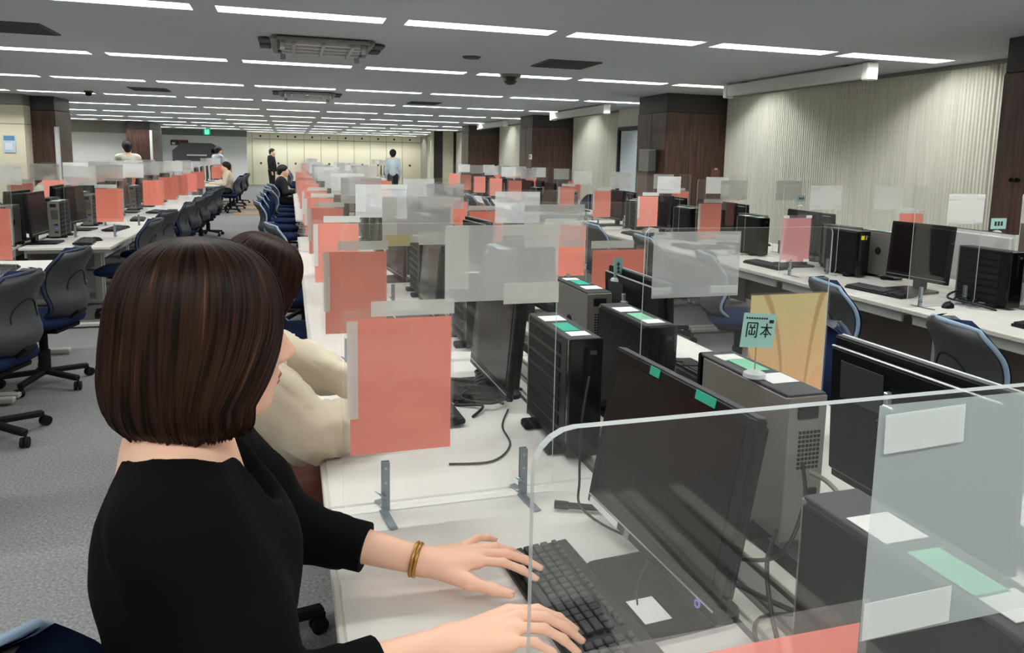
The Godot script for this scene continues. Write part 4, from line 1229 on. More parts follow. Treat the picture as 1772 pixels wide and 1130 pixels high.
# ---------------------------------------------------------------- people: smooth unions of tapered limbs, meshed as surface nets
class Field:
	var prims: Array = []     # [kind, a, b, ra, rb, k, inverse basis]
	var cuts: Array = []      # planes: what lies on their positive side is cut away
	var holes: Array = []     # the same as prims, taken away smoothly

	func limb(a: Vector3, b: Vector3, ra: float, rb: float, k := 0.02) -> Field:
		prims.append([0, a, b, ra, rb, k, Basis()])
		return self

	func egg(c: Vector3, r: Vector3, k := 0.02, turn := Basis()) -> Field:
		prims.append([1, c, r, 0.0, 0.0, k, turn.inverse()])
		return self

	func chain(pts: Array, radii: Array, k := 0.008) -> Field:
		for i in pts.size() - 1: limb(pts[i], pts[i + 1], radii[i], radii[i + 1], k)
		return self

	func one(p: Vector3, s: Array) -> float:
		if s[0] == 0:
			var a: Vector3 = s[1]
			var ab: Vector3 = s[2] - a
			var h := clampf((p - a).dot(ab) / maxf(ab.length_squared(), 1e-9), 0.0, 1.0)
			return p.distance_to(a + ab * h) - lerpf(s[3], s[4], h)
		var q: Vector3 = (s[6] as Basis) * (p - s[1])
		var r: Vector3 = s[2]
		var k0 := (q / r).length()
		var k1 := (q / (r * r)).length()
		return k0 * (k0 - 1.0) / maxf(k1, 1e-9)

	func value(p: Vector3, list: Array) -> float:
		var d := 1e3
		for s in list:
			var e := one(p, s)
			var k: float = s[5]
			var h := maxf(k - absf(d - e), 0.0) / k
			d = minf(d, e) - h * h * k * 0.25
		for s in holes:
			var e := -one(p, s)
			var k: float = s[5]
			var h := maxf(k - absf(d - e), 0.0) / k
			d = maxf(d, e) + h * h * k * 0.25
		for c in cuts:
			d = maxf(d, (c as Plane).distance_to(p))
		return d

	func add_to(g: G, cell: float, shift: Vector3) -> void:
		var lo := Vector3(1e9, 1e9, 1e9)
		var hi := -lo
		for s in prims:
			var m: float = maxf(s[3], s[4])
			if s[0] == 1:
				m = maxf(s[2].x, maxf(s[2].y, s[2].z))
				lo = lo.min(s[1] - Vector3.ONE * m); hi = hi.max(s[1] + Vector3.ONE * m)
			else:
				lo = lo.min((s[1] as Vector3).min(s[2]) - Vector3.ONE * m); hi = hi.max((s[1] as Vector3).max(s[2]) + Vector3.ONE * m)
		lo -= Vector3.ONE * cell * 2.0
		hi += Vector3.ONE * cell * 2.0
		const B := 6
		var nb := Vector3i(((hi - lo) / (cell * B)).ceil())
		var nx := nb.x * B + 1; var ny := nb.y * B + 1; var nz := nb.z * B + 1
		var val := PackedFloat32Array()
		val.resize(nx * ny * nz)
		val.fill(9.0)
		var live: Array = []
		var reach := cell * B * 0.87
		for bx in nb.x:
			for by in nb.y:
				for bz in nb.z:
					var c := lo + (Vector3(bx, by, bz) + Vector3.ONE * 0.5) * (cell * B)
					if absf(value(c, prims)) > reach + 0.012: continue
					var near: Array = []
					var best := 1e3
					var ds: Array = []
					for s in prims:
						var e := one(c, s)
						ds.append(e)
						best = minf(best, e)
					for i in prims.size():
						if ds[i] < best + 2.2 * reach + prims[i][5] + 0.02: near.append(prims[i])
					live.append(Vector3i(bx, by, bz))
					for x in B + 1:
						for y in B + 1:
							var at := ((bx * B + x) * ny + by * B + y) * nz + bz * B
							for z in B + 1:
								val[at + z] = value(lo + Vector3(bx * B + x, by * B + y, bz * B + z) * cell, near)
		var vert := {}
		var pos := PackedVector3Array()
		var corner: Array = []
		for i in 8: corner.append(((i & 1) * ny + ((i >> 1) & 1)) * nz + ((i >> 2) & 1))
		for b in live:
			for x in B:
				for y in B:
					for z in B:
						var at: int = ((b.x * B + x) * ny + b.y * B + y) * nz + b.z * B + z
						var ins := 0
						for i in 8:
							if val[at + corner[i]] < 0.0: ins += 1
						if ins == 0 or ins == 8: continue
						var sum := Vector3.ZERO
						var n := 0
						for i in 8:
							for ax in 3:
								if i & (1 << ax): continue
								var v0 := val[at + corner[i]]
								var v1 := val[at + corner[i | (1 << ax)]]
								if (v0 < 0.0) == (v1 < 0.0): continue
								var q := Vector3(i & 1, (i >> 1) & 1, (i >> 2) & 1)
								q[ax] += v0 / (v0 - v1)
								sum += q
								n += 1
						vert[at] = pos.size()
						pos.append(lo + (Vector3(b.x * B + x, b.y * B + y, b.z * B + z) + sum / n) * cell)
		var nrm := PackedVector3Array()
		nrm.resize(pos.size())
		var quads: Array = []
		var step := [ny * nz, nz, 1]
		for at in vert:
			for ax in 3:
				var u: int = step[(ax + 1) % 3]
				var w: int = step[(ax + 2) % 3]
				var v0 := val[at]
				var v1 := val[at + step[ax]]
				if (v0 < 0.0) == (v1 < 0.0): continue
				if not (vert.has(at - u) and vert.has(at - w) and vert.has(at - u - w)): continue
				var q := [vert[at - u - w], vert[at - w], vert[at], vert[at - u]]
				if v0 >= 0.0: q.reverse()
				var nn := (pos[q[2]] - pos[q[0]]).cross(pos[q[3]] - pos[q[1]])
				for i in 4: nrm[q[i]] += nn
				quads.append(q)
		for q in quads:
			g.tri_n(pos[q[0]] - shift, pos[q[1]] - shift, pos[q[2]] - shift, nrm[q[0]], nrm[q[1]], nrm[q[2]])
			g.tri_n(pos[q[0]] - shift, pos[q[2]] - shift, pos[q[3]] - shift, nrm[q[0]], nrm[q[2]], nrm[q[3]])

func finger(f: Field, knuckle: Vector3, tip: Vector3, lift: float, r: float, root: Vector3) -> void:
	var d := tip - knuckle
	var a := knuckle + d * 0.42 + Vector3.UP * lift
	var b := knuckle + d * 0.75 + Vector3.UP * lift * 0.75
	f.chain([root.lerp(knuckle, 0.5), knuckle, a, b, tip], [r * 0.95, r * 1.08, r, r * 0.92, r * 0.78], 0.005)

func nail(g: G, base: Vector3, a: Vector3, tip: Vector3, r: float) -> void:
	var d := (tip - a).normalized()
	var side := d.cross(Vector3.UP).normalized()
	var up := side.cross(d)
	g.t = Transform3D(Basis(d, up, side), tip + up * r * 0.62 + d * r * 0.15 - base)
	g.box(Vector3.ZERO, Vector3(r * 1.35, r * 0.3, r * 1.15), r * 0.14)

func people() -> void:
	woman_black()
	woman_cream()
	far_people()

func hair_mat(lo: Color, mid: Color, hi: Color, sd: int) -> StandardMaterial3D:
	var m := mat(Color.WHITE, 0.5, 0, 0.26)
	m.albedo_texture = noise_tex(512, 0.03, [lo, lo, mid, mid, hi], sd, 6)
	m.uv1_scale = Vector3(4.0, 0.10, 1)
	m.anisotropy_enabled = true
	m.anisotropy = 0.6
	return m

# a bob: rings of strands from the crown down; x forward, y up, z to the wearer's right
func bob(at: Vector3, turn: Basis, shift: Vector3, fwd: float, back: float, side: float, prof: Array, front: Array, sd: int, cols := 480) -> G:
	var g := G.new()
	g.t = Transform3D(turn, at - shift)
	var r := RandomNumberGenerator.new()
	r.seed = sd
	var fr := FastNoiseLite.new()
	fr.seed = sd
	fr.frequency = 1.0
	fr.fractal_octaves = 3
	for layer in 2:
		var rows: Array = []
		var n := 46
		for i in n + 1:
			var t := float(i) / n * (prof.size() - 1)
			var k := mini(int(t), prof.size() - 2)
			var pa: Vector2 = prof[k]; var pb: Vector2 = prof[k + 1]
			var p0: Vector2 = prof[maxi(k - 1, 0)]; var p3: Vector2 = prof[mini(k + 2, prof.size() - 1)]
			var mm: Vector2 = pa.cubic_interpolate(pb, p0, p3, t - k)
			var row := PackedVector3Array()
			for j in cols + 1:
				var q := float(j) / cols
				# opening at the front, by height
				var open := Vector2.ZERO      # degrees, the wearer's right and left
				for h in front.size() - 1:
					var ha: Vector3 = front[h]; var hb: Vector3 = front[h + 1]
					if mm.y <= ha.x and mm.y >= hb.x:
						var s := (ha.x - mm.y) / (ha.x - hb.x)
						s = lerpf(s, s * s * (3.0 - 2.0 * s), 0.1)
						open = Vector2(lerpf(ha.y, hb.y, s), lerpf(ha.z, hb.z, s))
				if mm.y < front[-1].x: open = Vector2(front[-1].y, front[-1].z)
				var a := lerpf(deg_to_rad(2.0), TAU - deg_to_rad(2.0), q)
				if a < 1.9: a = deg_to_rad(open.x) + (1.9 - deg_to_rad(open.x)) * (a / 1.9)
				elif TAU - a < 1.9: a = TAU - (deg_to_rad(open.y) + (1.9 - deg_to_rad(open.y)) * ((TAU - a) / 1.9))
				var strand := fr.get_noise_2d(q * 190.0, i * 0.035) * 0.0022 + fr.get_noise_2d(q * 34.0 + 40.0, i * 0.03) * 0.0030
				strand *= smoothstep(0.0, 0.35, float(i) / n)
				var rx := fwd if cos(a) > 0.0 else back
				var m := mm.x * (1.0 if layer == 0 else 0.86)
				var drop := fr.get_noise_2d(q * 70.0, 9.0) * 0.006 * smoothstep(0.8, 1.0, float(i) / n)
				var v := Vector3(cos(a) * rx * m, mm.y + drop - (0.012 if layer == 1 and i < n else 0.0), sin(a) * side * m)
				var o := Vector3(cos(a), 0, sin(a))
				row.append(v + o * strand)
			rows.append(row)
		g.grid(rows, false, layer == 1)
	return g

func face_field(c: Vector3, b: Basis, s := 1.0) -> Field:
	var f := Field.new()
	var w := func(x: float, y: float, z: float) -> Vector3: return c + b * (Vector3(x, y, z) * s)
	f.egg(w.call(-0.012, 0.022, 0), Vector3(0.098, 0.096, 0.076) * s, 0.03, b)
	f.egg(w.call(0.028, -0.035, 0), Vector3(0.070, 0.085, 0.062) * s, 0.03, b)
	f.egg(w.call(0.066, -0.098, 0), Vector3(0.026, 0.020, 0.026) * s, 0.03, b)     # chin
	for k in [-1.0, 1.0]:
		f.egg(w.call(0.064, -0.03, 0.034 * k), Vector3(0.028, 0.026, 0.024) * s, 0.025, b)   # cheeks
		f.limb(w.call(0.0, -0.07, 0.052 * k), w.call(0.058, -0.098, 0.018 * k), 0.018 * s, 0.016 * s, 0.03)
		f.egg(w.call(-0.005, -0.012, 0.074 * k), Vector3(0.017, 0.03, 0.007) * s, 0.006, b)  # ears
		f.egg(w.call(0.076, 0.022, 0.028 * k), Vector3(0.018, 0.009, 0.024) * s, 0.014, b)   # brow ridge
	f.limb(w.call(0.088, 0.006, 0), w.call(0.112, -0.026, 0), 0.0085 * s, 0.0105 * s, 0.012)  # nose
	for k in [-1.0, 1.0]: f.egg(w.call(0.100, -0.033, 0.010 * k), Vector3(0.011, 0.008, 0.008) * s, 0.008, b)
	f.egg(w.call(0.090, -0.060, 0), Vector3(0.013, 0.007, 0.021) * s, 0.010, b)              # lips
	f.egg(w.call(0.087, -0.072, 0), Vector3(0.013, 0.007, 0.018) * s, 0.010, b)
	for k in [-1.0, 1.0]: f.holes.append([1, w.call(0.093, 0.003, 0.031 * k), Vector3(0.012, 0.010, 0.017) * s, 0.0, 0.0, 0.012, b.inverse()])
	return f

func face_parts(t: Node3D, c: Vector3, b: Basis, shift: Vector3, s := 1.0) -> void:
	for k in [-1.0, 1.0]:
		var f := Field.new()
		f.egg(c + b * (Vector3(0.080, 0.002, 0.031 * k) * s), Vector3(0.0095, 0.0085, 0.0125) * s, 0.01, b)
		var g := G.new()
		f.add_to(g, 0.003, shift)
		obj("eye", g, M.hole, t)
		g = G.new()
		g.t = Transform3D(b, c - shift)
		g.tube(curve([Vector3(0.092, 0.022, 0.012 * k) * s, Vector3(0.091, 0.028, 0.03 * k) * s, Vector3(0.076, 0.022, 0.05 * k) * s], 4), 0.003, 6)
		obj("eyebrow", g, M.hair_dark, t)
	var l := Field.new()
	l.egg(c + b * (Vector3(0.0935, -0.0605, 0) * s), Vector3(0.0115, 0.0055, 0.019) * s, 0.006, b)
	l.egg(c + b * (Vector3(0.0915, -0.0710, 0) * s), Vector3(0.0115, 0.0062, 0.016) * s, 0.006, b)
	var lg := G.new()
	l.add_to(lg, 0.003, shift)
	obj("lips", lg, M.lip, t)

func woman_black() -> void:
	var o := Vector3(-0.15, 0, -1.08)
	var t := thing("person", "woman in a black knit top with a brown bob, typing, bracelet on her wrist", "person", o)
	M.hair_dark = mat(Color(0.10, 0.065, 0.05), 0.5)
	M.hair_brown = hair_mat(Color(0.08, 0.048, 0.038), Color(0.185, 0.112, 0.082), Color(0.43, 0.275, 0.19), 61)
	var head := Vector3(-0.114, 1.298, -1.10)
	var hb := Basis(Vector3.UP, deg_to_rad(3)) * Basis(Vector3.BACK, deg_to_rad(-6))
	# skin: head in fine cells, the hands and forearms likewise, the rest coarser
	var g := G.new()
	var f := face_field(head, hb)
	f.limb(Vector3(-0.145, 1.23, -1.10), Vector3(-0.158, 1.12, -1.10), 0.052, 0.058, 0.04)
	f.add_to(g, 0.0042, o)
	f = Field.new()
	f.limb(Vector3(-0.15, 1.20, -1.10), Vector3(-0.165, 1.08, -1.10), 0.053, 0.075, 0.05)
	for k in [-1.0, 1.0]:
		f.limb(Vector3(-0.165, 1.135, -1.10 + 0.03 * k), Vector3(-0.155, 1.085, -1.10 + 0.155 * k), 0.042, 0.052, 0.06)
	f.egg(Vector3(-0.15, 0.98, -1.10), Vector3(0.09, 0.16, 0.14), 0.05)
	f.limb(Vector3(-0.128, 0.86, -1.09), Vector3(-0.135, 0.60, -1.08), 0.085, 0.11, 0.05)
	var sn := Vector3(-0.128, 1.075, -0.945); var en := Vector3(-0.030, 0.802, -0.965); var wn := Vector3(0.225, 0.785, -1.052)
	var sf := Vector3(-0.145, 1.08, -1.255); var ef := Vector3(-0.005, 0.825, -1.405); var wf := Vector3(0.232, 0.781, -1.303)
	f.limb(sn, en, 0.046, 0.036, 0.03).limb(sf, ef, 0.046, 0.036, 0.03)
	for k in [-1.0, 1.0]:
		f.limb(Vector3(-0.13, 0.565, -1.08 + 0.08 * k), Vector3(0.26, 0.535, -1.08 + 0.10 * k), 0.065, 0.05, 0.04)
		f.limb(Vector3(0.26, 0.50, -1.08 + 0.10 * k), Vector3(0.20, 0.08, -1.08 + 0.10 * k), 0.052, 0.032, 0.02)
		f.limb(Vector3(0.20, 0.05, -1.08 + 0.10 * k), Vector3(0.33, 0.03, -1.08 + 0.11 * k), 0.033, 0.022, 0.02)
	f.add_to(g, 0.011, o)
	var nails := G.new()
	for hand in 2:
		f = Field.new()
		var e := ef if hand == 0 else en
		var w := wf if hand == 0 else wn
		var kn: Array = [Vector3(0.332, 0.792, -1.258), Vector3(0.340, 0.795, -1.280), Vector3(0.333, 0.791, -1.304), Vector3(0.315, 0.786, -1.327)] if hand == 0 else [Vector3(0.338, 0.802, -1.083), Vector3(0.347, 0.806, -1.060), Vector3(0.341, 0.801, -1.037), Vector3(0.326, 0.793, -1.016)]
		var tips: Array = [Vector3(0.434, 0.759, -1.226), Vector3(0.453, 0.760, -1.257), Vector3(0.432, 0.761, -1.302), Vector3(0.387, 0.778, -1.350)] if hand == 0 else [Vector3(0.450, 0.760, -1.064), Vector3(0.449, 0.760, -1.034), Vector3(0.432, 0.760, -1.008), Vector3(0.400, 0.760, -0.984)]
		var th: Array = [Vector3(0.252, 0.772, -1.278), Vector3(0.306, 0.768, -1.232), Vector3(0.345, 0.762, -1.208), Vector3(0.374, 0.758, -1.192)] if hand == 0 else [Vector3(0.248, 0.775, -1.072), Vector3(0.290, 0.766, -1.100), Vector3(0.325, 0.760, -1.108), Vector3(0.352, 0.758, -1.106)]
		var mid := e.lerp(w, 0.42) + Vector3(0, 0.002, 0)
		f.limb(e, mid, 0.036, 0.034, 0.02).limb(mid, w, 0.034, 0.0255, 0.02)
		# palm: four fans from the wrist to the knuckles
		for i in 4:
			var spread: Vector3 = (kn[i] - kn[1]) * 0.5
			f.limb(w + spread * 0.75, kn[i] - Vector3(0.004, 0.003, 0), 0.018, 0.0118, 0.014)
		f.limb(w, th[1], 0.017, 0.0125, 0.018)
		f.chain(th, [0.013, 0.0115, 0.0100, 0.0082], 0.008)
		var rr := [0.0082, 0.0085, 0.0081, 0.0072]
		for i in 4:
			finger(f, kn[i], tips[i], 0.012 if hand == 0 else 0.016, rr[i], w)
			nail(nails, o, kn[i].lerp(tips[i], 0.75) + Vector3.UP * 0.008, tips[i], rr[i] * 0.78)
		nail(nails, o, th[2], th[3], 0.0085)
		f.add_to(g, 0.0032, o)
	obj("body", g, M.skin, t)
	obj("nails", nails, M.nail, t).set_meta("label", "pale pink finger nails")
	face_parts(t, head, hb, o)
	# hair
	var prof := [Vector2(0.02, 0.134), Vector2(0.42, 0.126), Vector2(0.74, 0.100), Vector2(0.93, 0.055), Vector2(1.02, 0.0), Vector2(1.07, -0.048), Vector2(1.06, -0.086), Vector2(0.99, -0.114), Vector2(0.88, -0.130)]
	var front := [Vector3(0.14, 1, 1), Vector3(0.11, 4, 3), Vector3(0.08, 9, 5), Vector3(0.05, 14, 7), Vector3(0.012, 22, 14), Vector3(-0.015, 31, 38), Vector3(-0.045, 41, 62), Vector3(-0.09, 55, 75), Vector3(-0.14, 52, 75)]
	obj("hair", bob(head + Vector3(-0.017, 0.002, 0.0), Basis(Vector3.UP, deg_to_rad(4)), o, 0.128, 0.118, 0.106, prof, front, 5), M.hair_brown, t).set_meta("label", "smooth brown bob hair")
	# black top: body, sleeves to just below the elbows, wide neckline
	f = Field.new()
	f.egg(Vector3(-0.146, 0.975, -1.09), Vector3(0.128, 0.185, 0.168), 0.06)
	f.egg(Vector3(-0.085, 0.955, -1.10), Vector3(0.092, 0.085, 0.125), 0.05)
	f.limb(Vector3(-0.122, 0.86, -1.09), Vector3(-0.135, 0.58, -1.08), 0.110, 0.135, 0.06)
	for k in [-1.0, 1.0]:
		f.limb(Vector3(-0.165, 1.12, -1.10 + 0.05 * k), Vector3(-0.155, 1.09, -1.10 + 0.15 * k), 0.05, 0.062, 0.05)
	f.limb(sn + Vector3(-0.008, 0.008, 0.0), sn.lerp(en, 0.5) + Vector3(0, 0, 0.008), 0.064, 0.068, 0.06).limb(sn.lerp(en, 0.5) + Vector3(0, 0, 0.008), en, 0.068, 0.056, 0.03)
	f.limb(en, en.lerp(wn, 0.36), 0.056, 0.049, 0.03)
	f.limb(sf, sf.lerp(ef, 0.5), 0.068, 0.066, 0.04).limb(sf.lerp(ef, 0.5), ef, 0.066, 0.055, 0.03)
	f.limb(ef, ef.lerp(wf, 0.37), 0.054, 0.049, 0.03)
	f.holes.append([1, Vector3(-0.145, 1.185, -1.085), Vector3(0.088, 0.088, 0.108), 0.0, 0.0, 0.012, Basis()])
	f.holes.append([1, Vector3(-0.055, 1.12, -1.10), Vector3(0.05, 0.10, 0.045), 0.0, 0.0, 0.015, Basis()])
	for a in [[en, wn, 0.37], [ef, wf, 0.34]]: pass
	var cut_n := (wn - en).normalized()
	var cut_f := (wf - ef).normalized()
	var ga := G.new()
	f.add_to(ga, 0.0085, o)
	# folds of the knit: shallow grooves pressed along the sleeve and body
	var nf := FastNoiseLite.new()
	nf.seed = 12
	nf.frequency = 9.0
	for i in ga.v.size():
		var p := ga.v[i]
		ga.v[i] = p + ga.n[i] * (nf.get_noise_3d(p.x * 1.6, p.y * 0.5, p.z) * 0.006)
	obj("top", ga, M.black_cloth, t).set_meta("label", "black knit top with three-quarter sleeves")
	for a in [[en, wn, 0.36], [ef, wf, 0.37]]:
		var c: Vector3 = a[0].lerp(a[1], a[2])
		var d: Vector3 = (a[1] - a[0]).normalized()
		obj("cuff", G.new().tube([c - o - d * 0.012, c - o, c - o + d * 0.046, c - o + d * 0.05], 0.047, 18, 0.046), M.black_cloth, t)
	var sk := Field.new()
	for k in [-1.0, 1.0]:
		sk.limb(Vector3(-0.14, 0.575, -1.08 + 0.07 * k), Vector3(0.27, 0.54, -1.08 + 0.09 * k), 0.085, 0.068, 0.06)
		sk.limb(Vector3(0.27, 0.50, -1.08 + 0.09 * k), Vector3(0.22, 0.14, -1.08 + 0.10 * k), 0.072, 0.055, 0.03)
	ga = G.new()
	sk.add_to(ga, 0.012, o)
	obj("trousers", ga, M.dark_cloth, t)
	for k in [-1.0, 1.0]:
		var sh := Field.new()
		sh.limb(Vector3(0.19, 0.045, -1.08 + 0.10 * k), Vector3(0.33, 0.034, -1.08 + 0.11 * k), 0.044, 0.033, 0.02)
		sh.cuts.append(Plane(Vector3.DOWN, -0.003))
		ga = G.new()
		sh.add_to(ga, 0.009, o)
		obj("shoe", ga, M.black, t)
	# bracelet
	var wc := ef.lerp(wf, 0.93)
	var wd := (wf - ef).normalized()
	var wx := Vector3.UP.cross(wd).normalized()
	var wy := wd.cross(wx)
	var ring: Array = []
	for i in 33:
		var a := TAU * i / 32.0
		ring.append(wc - o + (wx * cos(a) * 1.04 + wy * sin(a)) * 0.0295)
	var br := G.new().tube(ring, 0.0042, 8)
	var ring2: Array = []
	for p in ring: ring2.append(p + wd * 0.007)
	br.tube(ring2, 0.0038, 8)
	obj("bracelet", br, M.gold, t).set_meta("label", "gold bracelet")

func woman_cream() -> void:
	var o := Vector3(-0.15, 0, -2.2)
	var t := thing("person", "woman in a cream sweater bending over her desk, mostly hidden behind the woman in black", "person", o)
	M.hair_red = hair_mat(Color(0.10, 0.055, 0.045), Color(0.19, 0.10, 0.08), Color(0.31, 0.17, 0.12), 67)
	var head := Vector3(-0.095, 1.20, -2.19)
	var hb := Basis(Vector3.UP, deg_to_rad(-4)) * Basis(Vector3.BACK, deg_to_rad(-22))
	var g := G.new()
	face_field(head, hb).limb(Vector3(-0.13, 1.14, -2.19), Vector3(-0.165, 1.02, -2.19), 0.052, 0.06, 0.04).add_to(g, 0.006, o)
	var sn := Vector3(-0.15, 0.98, -2.03); var en := Vector3(0.035, 0.80, -1.985); var wn := Vector3(0.27, 0.772, -2.10)
	var sf := Vector3(-0.15, 0.98, -2.35); var ef := Vector3(0.05, 0.86, -2.42); var wf := Vector3(0.28, 0.775, -2.29)
	var f := Field.new()
	f.limb(Vector3(-0.17, 1.0, -2.19), Vector3(-0.20, 0.55, -2.19), 0.10, 0.13, 0.05)
	f.limb(sn, en, 0.042, 0.036).limb(en, wn, 0.034, 0.026).limb(sf, ef, 0.042, 0.036).limb(ef, wf, 0.034, 0.026)
	for w in [[wn, 1.0], [wf, -1.0]]:
		for i in 4: f.chain([w[0], w[0] + Vector3(0.085, 0.004, 0.022 * (i - 1.5)), w[0] + Vector3(0.13, 0.0, 0.026 * (i - 1.5)), w[0] + Vector3(0.165 - 0.008 * absf(i - 1.5), -0.016, 0.028 * (i - 1.5))], [0.018, 0.011, 0.0085, 0.0075], 0.008)
		f.chain([w[0], w[0] + Vector3(0.05, -0.004, -0.04 * w[1]), w[0] + Vector3(0.09, -0.012, -0.05 * w[1])], [0.016, 0.012, 0.009], 0.01)
	for k in [-1.0, 1.0]:
		f.limb(Vector3(-0.18, 0.53, -2.19 + 0.08 * k), Vector3(0.24, 0.51, -2.19 + 0.10 * k), 0.07, 0.05, 0.04)
		f.limb(Vector3(0.24, 0.51, -2.19 + 0.10 * k), Vector3(0.2, 0.07, -2.19 + 0.1 * k), 0.05, 0.032, 0.02)
		f.limb(Vector3(0.2, 0.045, -2.19 + 0.10 * k), Vector3(0.32, 0.03, -2.19 + 0.1 * k), 0.035, 0.024, 0.02)
	f.add_to(g, 0.010, o)
	obj("body", g, M.skin, t)
	face_parts(t, head, hb, o)
	var prof := [Vector2(0.02, 0.130), Vector2(0.42, 0.122), Vector2(0.74, 0.098), Vector2(0.93, 0.055), Vector2(1.0, 0.0), Vector2(1.03, -0.06), Vector2(1.04, -0.12), Vector2(0.98, -0.165), Vector2(0.85, -0.19)]
	var front := [Vector3(0.2, 1, 1), Vector3(0.02, 2, 2), Vector3(-0.02, 12, 12), Vector3(-0.10, 34, 34), Vector3(-0.2, 40, 40)]
	obj("hair", bob(head, hb, o, 0.124, 0.118, 0.102, prof, front, 9, 300), M.hair_red, t).set_meta("label", "reddish brown hair falling forward")
	f = Field.new()
	f.egg(Vector3(-0.17, 0.90, -2.19), Vector3(0.14, 0.20, 0.20), 0.06)
	f.limb(Vector3(-0.18, 0.80, -2.19), Vector3(-0.19, 0.60, -2.19), 0.16, 0.165, 0.06)
	f.limb(Vector3(-0.16, 1.02, -2.10), Vector3(-0.16, 1.02, -2.28), 0.075, 0.075, 0.06)
	f.limb(sn, sn.lerp(en, 0.5), 0.075, 0.078, 0.05).limb(sn.lerp(en, 0.5), en, 0.078, 0.066, 0.04).limb(en, en.lerp(wn, 0.45), 0.066, 0.060, 0.04).limb(en.lerp(wn, 0.45), wn, 0.060, 0.036, 0.03)
	f.limb(sf, ef, 0.075, 0.062, 0.05).limb(ef, wf, 0.060, 0.036, 0.03)
	for i in 5:      # gathered folds along the sleeves
		var q := 0.14 + 0.16 * i
		var c := en.lerp(wn, q)
		f.limb(c + Vector3(-0.02, 0.045, -0.03), c + Vector3(0.03, 0.03, 0.048), 0.012, 0.011, 0.025)
		c = ef.lerp(wf, q)
		f.limb(c + Vector3(-0.02, 0.042, -0.02), c + Vector3(0.03, 0.03, 0.045), 0.012, 0.011, 0.025)
	f.holes.append([1, Vector3(-0.14, 1.11, -2.19), Vector3(0.075, 0.06, 0.075), 0.0, 0.0, 0.012, Basis()])
	var ga := G.new()
	f.add_to(ga, 0.0085, o)
	var nf := FastNoiseLite.new()
	nf.seed = 4
	nf.frequency = 7.0
	nf.noise_type = FastNoiseLite.TYPE_SIMPLEX
	nf.fractal_type = FastNoiseLite.FRACTAL_RIDGED
	nf.fractal_octaves = 2
	for i in ga.v.size():
		var p := ga.v[i]
		ga.v[i] = p + ga.n[i] * (nf.get_noise_3d(p.x * 1.0 + p.y * 0.8, p.y * 0.5, p.z * 1.3) * 0.02)
	obj("sweater", ga, M.cream_cloth, t)
	f = Field.new()
	f.limb(Vector3(-0.16, 0.56, -2.19), Vector3(0.28, 0.53, -2.19), 0.10, 0.085, 0.06)
	f.limb(Vector3(-0.12, 0.55, -2.10), Vector3(0.27, 0.54, -2.06), 0.09, 0.075, 0.05)
	f.limb(Vector3(0.28, 0.50, -2.14), Vector3(0.25, 0.22, -2.14), 0.10, 0.13, 0.05)
	for i in 6: f.limb(Vector3(-0.02 + 0.05 * i, 0.625, -2.06 - 0.02 * (i % 2)), Vector3(0.02 + 0.05 * i, 0.45, -1.985), 0.012, 0.012, 0.03)
	f.cuts.append(Plane(Vector3.DOWN, -0.2))
	ga = G.new()
	f.add_to(ga, 0.012, o)
	obj("skirt", ga, M.rust_cloth, t).set_meta("label", "rust brown skirt")

